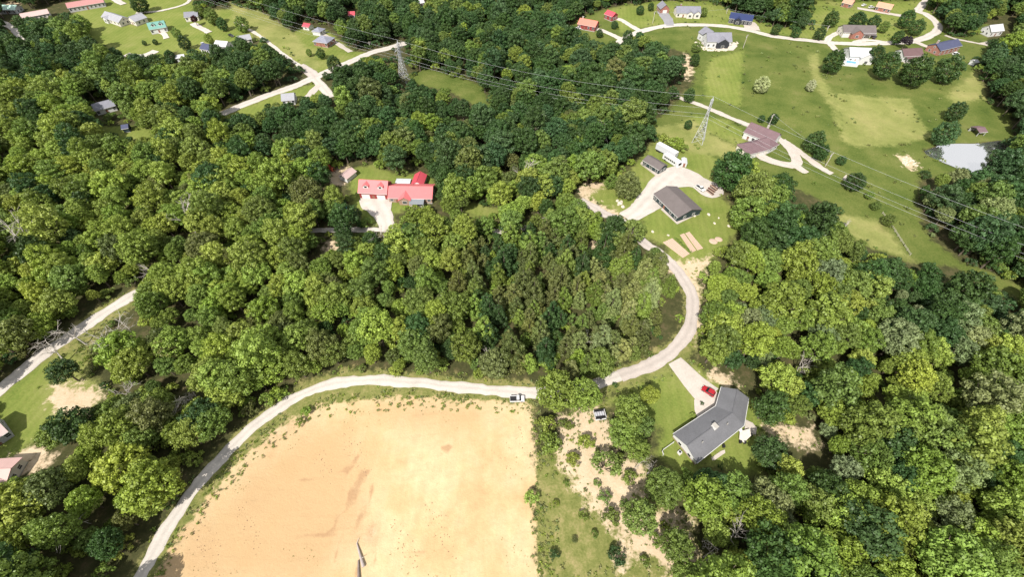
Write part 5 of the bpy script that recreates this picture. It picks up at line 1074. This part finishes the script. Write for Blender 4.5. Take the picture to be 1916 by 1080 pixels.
def semitrailer():
    a = Vector(P(1225,281.5)[:2]); b = Vector(P(1260.5,299.5)[:2]); d = (b - a).normalized(); L = (b - a).length; n = Vector((-d.y, d.x))
    root = empty('semitrailer', (a.x, a.y, H(a.x, a.y)), math.atan2(d.y, d.x), 'long white box semitrailer behind the dark barn', 'trailer'); wm = mat('trailer_white', (.52, .53, .56), .45, .06, kind='metal')
    MB().box(0, L, 0, 2.6, 1.1, 3.9).build('box', wm, root); MB().box(-.03, L + .03, -.03, 2.63, 3.9, 4.0).build('roof', white_trim, root); MB().box(.2, L - .2, .6, 2.0, .8, 1.1).build('chassis', dark_open, root)
    for x in (1.2, 2.5):
        for y in (.2, 2.4): wheel(root, x, y, .5, .35)
    for y in (.4, 2.2): MB().box(L - 2.6, L - 2.45, y - .08, y + .08, -.2, 1.1).build('landing_leg', stone_base, root)
    for y in (.68, 1.95): MB().box(L + .01, L + .05, y - .6, y + .6, 1.2, 3.8).build('rear_door', SV, root)
semitrailer()
def bus():
    a = Vector(P(1238.5,297.5)[:2]); b = Vector(P(1268,315)[:2]); d = (b - a).normalized(); L = (b - a).length
    root = empty('camper_bus', (a.x, a.y, H(a.x, a.y)), math.atan2(d.y, d.x), 'white camper bus parked between the barn and the semitrailer', 'bus'); m = WH
    MB().prism([(0, .5), (0, 2.9), (.3, 3.15), (L - 1.2, 3.15), (L - .5, 2.7), (L - .1, 1.5), (L, 1.3), (L, .5)], 'x' if False else 'y', 0, 2.45).build('body', m, root)
    for k in range(6): x = 1.0 + k * (L - 3.0) / 6; MB().box(x, x + .9, -.03, .02, 1.6, 2.4).build('side_window', glass(), root)
    MB().add([(L - .46, .2, 2.62), (L - .46, 2.25, 2.62), (L - .08, 2.25, 1.55), (L - .08, .2, 1.55)], [(0, 1, 2, 3)]).build('windshield', glass(), root)
    MB().box(L - 2.0, L - 1.2, -.035, .02, .6, 2.5).build('door', SV, root)
    for x in (2.0, L * .6): MB().box(x, x + .9, .8, 1.7, 3.15, 3.4).build('roof_vent', white_trim, root)
    for x in (1.8, L - 1.6):
        for y in (.12, 2.33): wheel(root, x, y, .45, .3)
    for y in (.35, 2.1): MB().box(L - .02, L + .05, y - .2, y + .2, .8, 1.05).build('headlight', lamp_m, root)
bus()
house('storage_shed', 'small white storage shed right of the semitrailer', (1276,305), (1286.5,306), 4.6, 2.2, .5, WHITE, whitew, ridge='v', nwin=0, door=.5, endwin=False, cat='shed', over=.15)
def util_trailer():
    x, y, z = P(1122, 776, .6); root = empty('utility_trailer', (x, y, H(x, y)), .14, 'small white sided trailer with dark bed in the sandy yard', 'trailer')
    MB().box(-1.6, 1.6, -1.25, 1.25, .5, .62).build('bed', dark_open, root)
    for s_ in (-1, 1): MB().box(-1.6, 1.6, s_ * 1.25 - .05, s_ * 1.25 + .05, .45, 1.15).build('side_panel', mat('black_panel', (.02, .02, .022), .6), root)
    MB().box(-1.66, -1.56, -1.3, 1.3, .4, 1.2).build('end_panel', white_trim, root); MB().box(1.56, 1.66, -1.3, 1.3, .4, 1.2).build('end_panel', white_trim, root)
    for k in range(4): MB().box(-1.4 + k * .72, -.82 + k * .72, -.45, .75, .63, .95).build('load_panel', mat('grey_load', (.4, .4, .43), .7), root)
    for s_ in (-1, 1): wheel(root, 0, s_ * 1.42, .33)
    MB().box(-1.62, 1.62, -1.6, -1.32, .3, .42).build('step', white_trim, root)
util_trailer()
wood_m = [mat('red_brown_lumber', (.14, .06, .05), .85, .3), mat('tan_lumber', (.4, .3, .22), .85, .2), mat('dark_lumber', (.05, .04, .035), .9, .3)]
for i, (p, q, lab) in enumerate([((1322,357),(1334,366),'left low stack of dark lumber on the gravel tongue'), ((1325,353),(1337,361),'middle stack of red brown lumber on the gravel tongue'), ((1329,348),(1341,357),'right stack of red brown lumber on the gravel tongue')]):
    a = Vector(P(*p)[:2]); b = Vector(P(*q)[:2]); d = b - a; L = d.length; root = empty('lumber_stack', (a.x, a.y, H(a.x, a.y)), math.atan2(d.y, d.x), lab, 'lumber', 'lumber stacks on the gravel tongue')
    for k in range(3):
        for j in range(3): MB().box(.05 + .1 * j, L - .1 * k, -.55 + j * .38, -.2 + j * .38, .15 + k * .3, .42 + k * .3).build('timber', wood_m[(i + j + k) % 3], root)
    for x in (.6, L - .8): MB().box(x, x + .15, -.6, .6, 0, .15).build('bearer', wood_m[1], root)

# ------------------------------------------------------------------ pylons, poles, wires
steel = mat('galvanised_steel', (.45, .46, .47), .55, .08, metal=.1); polewood = mat('weathered_pole', (.42, .38, .33), .9, .15); wire_m = mat('conductor', (.36, .37, .38), .6, .02)
def height_to(x, y, ty):
    lo, hi = 1.0, 80.0
    for _ in range(40):
        m_ = (lo + hi) / 2
        if float(proj(x, y, H(x, y) + m_)[1]) > ty: lo = m_
        else: hi = m_
    return lo
PTIPS = []
def pylon(bx, by, ty, rz, label):
    x, y, z = P(bx, by); Ht = height_to(x, y, ty); root = empty('lattice_pylon', (x, y, z), rz, label, 'pylon', 'lattice pylons of the power line'); wb, wt = Ht * .11, .55
    def wid(t): return wb + (wt - wb) * min(1, t / .62) if t < .62 else wt
    for sx in (-1, 1):
        for sy in (-1, 1):
            mb = MB(); mb.tube((sx * wb, sy * wb, -.5), (sx * wt, sy * wt, Ht * .62), .11, .09, 5); mb.tube((sx * wt, sy * wt, Ht * .62), (sx * wt * .8, sy * wt * .8, Ht * .93), .12, .1, 5); mb.build('leg', steel, root)
    mb = MB(); lv = [0, .14, .27, .38, .47, .55, .62, .68, .74, .8, .86, .93]
    for i in range(len(lv) - 1):
        a, b = wid(lv[i]), wid(lv[i + 1]); z0, z1 = lv[i] * Ht, lv[i + 1] * Ht
        for s_ in (-1, 1):
            mb.tube((-a, s_ * a, z0), (b, s_ * b, z1), .045, n=4).tube((a, s_ * a, z0), (-b, s_ * b, z1), .06, n=4).tube((s_ * a, -a, z0), (s_ * b, b, z1), .06, n=4).tube((s_ * a, a, z0), (s_ * b, -b, z1), .06, n=4)
            mb.tube((-b, s_ * b, z1), (b, s_ * b, z1), .05, n=4).tube((s_ * b, -b, z1), (s_ * b, b, z1), .05, n=4)
    br = mb.build('bracing', steel, root); br['kind'] = 'stuff'
    MB().tube((0, 0, Ht * .93), (0, 0, Ht), .35, .05, 4).build('peak', steel, root); tips = [Matrix.Rotation(rz, 4, 'Z') @ Vector((0, 0, Ht)) + Vector((x, y, z))]
    for zf, al in ((.68, 3.4), (.78, 4.4), (.88, 3.2)):
        for s_ in (-1, 1):
            mb = MB(); zz = Ht * zf
            for k in (-wt, wt): mb.tube((s_ * wt, k, zz), (s_ * al, 0, zz + .15), .08, n=4).tube((s_ * wt, k, zz + 1.3), (s_ * al, 0, zz + .2), .07, n=4)
            ar = mb.build('cross_arm', steel, root); MB().tube((s_ * al, 0, zz + .1), (s_ * al, 0, zz - 1.5), .1, n=6).build('insulator', mat('insulator', (.35, .3, .28), .3), ar)
            tips.append(Matrix.Rotation(rz, 4, 'Z') @ Vector((s_ * al, 0, zz - 1.5)) + Vector((x, y, z)))
    PTIPS.append(tips); return root
pa = Vector(P(757,152)[:2]); pb = Vector(P(1306,265)[:2]); dAB = (pb - pa).normalized(); rzl = math.atan2(dAB.y, dAB.x) + math.pi / 2
pylon(757,152,74, rzl, 'lattice pylon in the dark woods clearing'); pylon(1306,265,180, rzl - .12, 'lattice pylon on the grass slope below the meadow lane')
def wire(a, b, sag, label, r_=.036, n=26, group='high voltage wires'):
    a = Vector(a); b = Vector(b); mb = MB(); prev = a
    for i in range(1, n + 1):
        t = i / n; q = a.lerp(b, t) - Vector((0, 0, sag * 4 * t * (1 - t))); mb.tube(prev, q, r_, n=4); prev = q
    o = mb.build('power_line', wire_m); return tag(o, label, 'wire', group)
names = ['ground wire at the pylon tops', 'lowest wire on the camera side', 'lowest wire on the far side', 'middle wire on the camera side', 'middle wire on the far side', 'top wire on the camera side', 'top wire on the far side']
pc = Vector(P(2480,760)[:2]); zc = H(pc.x, pc.y); dBC = (pc - pb)
pz = Vector(P(180,-60)[:2]); zz = H(pz.x, pz.y)
for i in (0, 1, 3, 5):
    A_, B_ = PTIPS[0][i], PTIPS[1][i]; wire(A_, B_, 5.0, names[i] + ' between the two pylons')
    offb = B_ - Vector((pb.x, pb.y, 0)); wire(B_, (pc.x + offb.x, pc.y + offb.y, zc + (B_.z - H(pb.x, pb.y))), 6.0, names[i] + ' running right from the slope pylon')
    offa = A_ - Vector((pa.x, pa.y, 0)); wire(A_, (pz.x + offa.x, pz.y + offa.y, zz + (A_.z - H(pa.x, pa.y))), 6.0, names[i] + ' running left from the woods pylon')
POLES = []
def pole(bx, by, ty, label, rz=.6):
    x, y, z = P(bx, by); Ht = min(13, height_to(x, y, ty)); root = empty('power_pole', (x, y, z), rz, label, 'pole', 'wooden power poles')
    MB().tube((0, 0, -.8), (0, 0, Ht), .2, .13, 8).build('post', polewood, root); MB().box(-1.2, 1.2, -.08, .08, Ht - .7, Ht - .55).build('cross_arm', polewood, root)
    for k in (-1.05, 0.4, 1.05): MB().tube((k, 0, Ht - .55), (k, 0, Ht - .3), .06).build('insulator', mat('insulator', (.35, .3, .28), .3), root)
    MB().tube((.0, .3, Ht - 2.0), (.0, .3, Ht - 1.1), .22, n=8).build('transformer', mat('grey_can', (.4, .41, .42), .5), root); POLES.append(Vector((x, y, z + Ht - .3)))
pole(1437,237,213,'power pole behind the plum roofed house'); pole(1544,311,286,'power pole at the lower end of the meadow lane'); pole(692.5,88,77,'power pole beside the upper left road'); pole(1221,43,20,'power pole on the lawn left of the brick garage'); pole(1390,90,64,'power pole at the meadow edge below the navy roof'); pole(1542,68,47,'power pole by the ridge road drive mouth'); pole(1359,25,15,'power pole left of the navy roof')
for i, j, lab in ((0, 1, 'thin wire between the poles along the meadow lane'), (3, 6, 'thin wire from the lawn pole to the navy roof pole'), (6, 5, 'thin wire along the ridge road')):
    wire(POLES[i], POLES[j], 1.2, lab, .035, 14, 'thin pole wires')

# ------------------------------------------------------------------ small things around the houses
def sheet(name, label, m, dz, th, *px, kind=None, cat=None, top=0.0):
    pts = [Vector(P(*p, top)[:2]) for p in px]; c = sum(pts, Vector((0, 0))) / len(pts); z = max(H(p.x, p.y) for p in pts)
    o = MB().slab([(p.x - c.x, p.y - c.y, dz) for p in pts], th).build(name, m); o.location = (c.x, c.y, z)
    if kind: o['kind'] = kind; o['label'] = label
    else: tag(o, label, cat)
    return o
sheet('walkway', 'pale concrete walk along the dark sided house', concrete, .16, 1.0, (1236,392),(1241,389),(1270,413),(1296,400),(1300,404),(1267,420), kind='structure')
sheet('walkway', 'pale concrete walk along the dark barn', concrete, .16, 1.0, (1198,307),(1201,304),(1236,327),(1240,335),(1236,336), kind='structure')
soil = mat('tan_garden_soil', (.46, .34, .26), .95, .15, 2.0, .1)
def bed(label, *px):
    pts = [Vector(P(*p)[:2]) for p in px]; c = sum(pts, Vector((0, 0))) / 4; root = empty('garden_bed', (c.x, c.y, H(c.x, c.y)), 0, label, 'garden bed', 'bare soil garden beds'); q = [p - c for p in pts]
    def lz(p): return H(p.x + c.x, p.y + c.y) - H(c.x, c.y)
    nR = 6
    for k in range(nR):
        t0, t1 = (k + .06) / nR, (k + .94) / nR; A1, A2, B1, B2 = q[0].lerp(q[1], t0), q[0].lerp(q[1], t1), q[3].lerp(q[2], t0), q[3].lerp(q[2], t1); mb = MB(); n = 8; prev = None
        for i in range(n + 1):
            a, b = A1.lerp(B1, i / n), A2.lerp(B2, i / n); m_ = (a + b) / 2; ring = [(a.x, a.y, lz(a) - .2), (a.x, a.y, lz(a) + .1), (m_.x, m_.y, lz(m_) + .24), (b.x, b.y, lz(b) + .1), (b.x, b.y, lz(b) - .2)]; mb.v += ring
            if i: s_ = (i - 1) * 5; mb.f += [(s_ + j, s_ + j + 1, s_ + j + 6, s_ + j + 5) for j in range(4)]
        mb.build('soil_ridge', soil, root)
bed('leftmost bare soil bed below the dark sided house', (1240,454),(1258,446),(1291,475),(1278,483)); bed('middle bare soil bed below the dark sided house', (1272,440),(1280,437),(1303,469),(1294,473)); bed('rightmost bare soil bed below the dark sided house', (1282,437),(1290,434),(1316,465),(1305,469))
cp = []
for k in range(70):
    t = rng.random(); p = (1262 + 30 * t + rng.uniform(-2.5, 2.5), 445 + 27 * t + rng.uniform(-1, 1)); x, y, z = P(*p); cp.append((x, y, z, rng.randrange(4), rng.uniform(.5, .9), tint_of('mid green')))
stuff_instances('crop_row', 'row of green crops between the soil beds', 'crops', TUFT, cp)
def rock_mesh(seed):
    import bmesh
    bm = bmesh.new(); bmesh.ops.create_icosphere(bm, subdivisions=2, radius=1); r = np.random.default_rng(seed)
    k = r.normal(size=(5, 3))
    for v in bm.verts:
        n_ = np.array(v.co); f = 1 - .22 * sum(max(0, float(n_ @ q) - .55) for q in k); v.co = Vector(n_ * f) + Vector(r.normal(0, .05, 3)); v.co.z *= .62
    me = bpy.data.meshes.new('rock'); bm.to_mesh(me); bm.free(); me.materials.append(mat('pale_limestone', (.5, .44, .36), .9, .2, 1.5)); return me
ROCK = [rock_mesh(k) for k in range(4)]
def rock(px, py, s_, label, grp):
    x, y, z = P(px, py); o = obj('boulder', ROCK[rng.randrange(4)]); o.location = (x, y, z + .1 * s_); o.scale = (s_, s_ * rng.uniform(.7, 1.1), s_); o.rotation_euler = (0, 0, rng.uniform(0, 6)); tag(o, label, 'rock', grp)
for k, (px, py, s_) in enumerate([(1160,381,1.3),(1155,376,.9),(1166,387,1.0),(1157,383,.8),(1163,377,.8)]): rock(px, py, s_, 'pale boulder in the rock pile left of the broad drive', 'rocks in the pile by the drive')
for k, (px, py, s_) in enumerate([(1303,398,1.2),(1299,404,.9),(1293,402,.8),(1307,393,1.0),(1297,397,.9)]): rock(px, py, s_, 'pale rock at the gable end of the dark sided house', 'rocks at the gable end')
for px, py, s_, lab in [(1221,434,.8,'single pale rock on the lawn left of the soil beds'),(1250,441,.7,'pale rock at the top of the soil beds'),(1326,402,.9,'upper pale rock right of the dark sided house'),(1337,418,.7,'lower pale rock right of the dark sided house'),(1345,408,.6,'far right pale rock on the dark house lawn'),(1362,424,1.0,'pale rock at the right end of the lawn by the woods'),(1289,492,.8,'pale rock below the soil beds')]: rock(px, py, s_, lab, None)
for px, py, r_, lab in [(1335,452,1.9,'round tan dirt mound below the lawn, left of two'), (1345,448,1.7,'round tan dirt mound below the lawn, right of two')]:
    x, y, z = P(px, py); mb = MB(); n = 18; mb.v = [(0, 0, .3)] + [(math.cos(6.2832 * i / n) * r_ * .6, math.sin(6.2832 * i / n) * r_ * .6, .22) for i in range(n)] + [(math.cos(6.2832 * i / n) * r_, math.sin(6.2832 * i / n) * r_, -.1) for i in range(n)]
    mb.f = [(0, 1 + i, 1 + (i + 1) % n) for i in range(n)] + [(1 + i, 1 + n + i, 1 + n + (i + 1) % n, 1 + (i + 1) % n) for i in range(n)]; o = mb.build('dirt_mound', soil); o.location = (x, y, z); tag(o, lab, 'dirt mound', 'round dirt mounds')
CLOD = []
for k in range(4):
    q = ROCK[k].copy(); q.materials.clear(); q.materials.append(mat('clay_clod', (.3, .2, .12), .95, .25)); CLOD.append(q)
stuff_instances('clods', 'small brown clods strewn over the clay lot', 'clods', CLOD, clods)
rp = []
for k in range(150):
    t = k / 150 * 3.14; px = 1340 - 36 * math.cos(t) + rng.uniform(-3, 3); py = 79 + 15 * math.sin(t) + rng.uniform(-2, 2); x, y, z = P(px, py); rp.append((x, y, z, rng.randrange(4), rng.uniform(.5, 1.1), (.3, .3, .3)))
for k in range(40):
    x, y, z = P(1693 + rng.uniform(-10, 16) + k * .2, 297 + rng.uniform(-4, 4) + k * .3); rp.append((x, y, z, rng.randrange(4), rng.uniform(.3, .7), (.3, .3, .3)))
stuff_instances('riprap', 'loose pale stones round the terrace and on the pond slope', 'stones', ROCK, rp)
sheet('terrace', 'pale stone terrace below the grey hill house', mat('pale_terrace', (.46, .42, .38), .9, .2), .2, 1.5, (1312,81),(1325,83),(1372,82),(1380,86),(1372,94),(1345,94),(1322,89), kind='structure')
def pool_deck():
    r0 = sheet('pool_deck', 'white deck with narrow blue pool before the white house', white_trim, 1.4, 2.5, (1577,118),(1606,121),(1610,108),(1582,103), cat='deck', top=1.4)
    pts = [Vector(P(*p, 1.4)[:2]) - Vector(r0.location[:2]) for p in ((1583,117),(1601,119),(1602,115),(1584,113.5))]; MB().slab([(p.x, p.y, 1.42) for p in pts], .1).build('pool_water', mat('pool_blue', (.1, .32, .5), .1, .05), r0)
pool_deck()
def playset():
    x, y, z = P(632, 384); root = empty('playset', (x, y, z), .3, 'small playset with orange slide beside the olive crowned tree', 'playset'); wd = mat('play_wood', (.3, .17, .1), .8)
    for sx in (-1, 1):
        for sy in (-1, 1): MB().box(sx * 1 - .07, sx * 1 + .07, sy * 1 - .07, sy * 1 + .07, -.3, 2.6).build('post', wd, root)
    MB().box(-1.05, 1.05, -1.05, 1.05, 1.2, 1.3).build('deck', wd, root); MB().slab([(-1.3, -1.3, 2.5), (1.3, -1.3, 2.5), (1.3, 0, 3.2), (-1.3, 0, 3.2)], .06).slab([(-1.3, 1.3, 2.5), (1.3, 1.3, 2.5), (1.3, 0, 3.2), (-1.3, 0, 3.2)], .06).build('canopy', mat('teal_canvas', (.05, .28, .25), .7), root)
    MB().slab([(1.0, -.4, 1.3), (1.0, .4, 1.3), (3.6, .4, .15), (3.6, -.4, .15)], .1).build('slide', mat('orange_plastic', (.65, .2, .1), .4), root); MB().tube((-1, 0, 2.4), (-4, 0, 2.4), .07).tube((-4, 0, 2.4), (-4, -1, -.2), .07).tube((-4, 0, 2.4), (-4, 1, -.2), .07).build('swing_beam', wd, root)
    x, y, z = P(645, 389); p = empty('paddling_pool', (x, y, z), 0, 'round pale blue paddling pool beside the playset', 'pool'); MB().tube((0, 0, -.1), (0, 0, .35), 1.3, n=20).build('rim', mat('pool_plastic', (.35, .6, .62), .4), p); MB().tube((0, 0, .352), (0, 0, .36), 1.15, n=20).build('water', mat('pool_blue', (.1, .32, .5), .1, .05), p)
playset()
def tank():
    x, y, z = P(619, 315, .8); root = empty('red_tank', (x, y, z), -.7, 'coral red rounded tank trailer beside the pale shed', 'tank'); m = mat('coral_paint', (.6, .12, .07), .5)
    MB().tube((-2.4, 0, 1.1), (2.0, 0, 1.1), 1.0, n=14).tube((-2.8, 0, 1.1), (-2.4, 0, 1.1), .5, 1.0, 14).tube((2.0, 0, 1.1), (2.4, 0, 1.1), 1.0, .5, 14).build('barrel', m, root)
    for y in (-.8, .8): wheel(root, .2, y, .4, .3)
    MB().box(2.3, 3.8, -.1, .1, .4, .55).build('hitch', dark_open, root)
tank()
def fence(label, pts, hgt, m):
    w_ = [Vector(P(*p)[:2]) for p in pts]; o0 = w_[0]; root = empty('yard_fence', (o0.x, o0.y, H(o0.x, o0.y)), 0, label, 'fence')
    for a, b in zip(w_[:-1], w_[1:]):
        n = max(1, int((b - a).length / 2.4))
        for k in range(n + 1):
            p = a.lerp(b, k / n) - o0; z = H(p.x + o0.x, p.y + o0.y) - H(o0.x, o0.y); MB().box(p.x - .07, p.x + .07, p.y - .07, p.y + .07, z - .3, z + hgt).build('post', m, root)
        for hz in (.45, .8):
            za, zb = [H(q.x, q.y) - H(o0.x, o0.y) + hgt * hz for q in (a, b)]; MB().tube((a.x - o0.x, a.y - o0.y, za), (b.x - o0.x, b.y - o0.y, zb), .06, n=4).build('rail', m, root)
fence('short pale rail fence at the white end gable', [(1259,830),(1238,845),(1240,853)], 1.2, white_trim)
fence('pale rail fence above the drive of the plum roofed house', [(1380,272),(1395,282),(1410,292),(1422,300)], 1.1, polewood)
fence('rail fence down the lower meadow', [(1650,400),(1668,425),(1690,460),(1702,478)], 1.2, polewood)
def ac():
    x, y, z = P(1271, 848); root = empty('air_conditioner', (x, y, z), .6, 'white air conditioner unit beside the white end gable', 'air conditioner'); MB().box(-.45, .45, -.45, .45, 0, .8).build('cabinet', white_trim, root); MB().tube((0, 0, .8), (0, 0, .84), .36, n=16).build('fan_grille', dark_open, root); MB().box(-.6, .6, -.6, .6, -.3, .03).build('pad', concrete, root)
ac()
sheet('concrete_slab', 'small white slab between dark trees below the meadow lane', concrete, .2, 1.0, (1577,333),(1583,327),(1590,336),(1583,343), cat='slab')
house('roadside_shed', 'small white box hut at the woods edge below the slate blue roof', (1826,117), (1833,116), 4, 2.4, .8, WHITE, whitew, nwin=0, door=None, endwin=False, cat='shed')
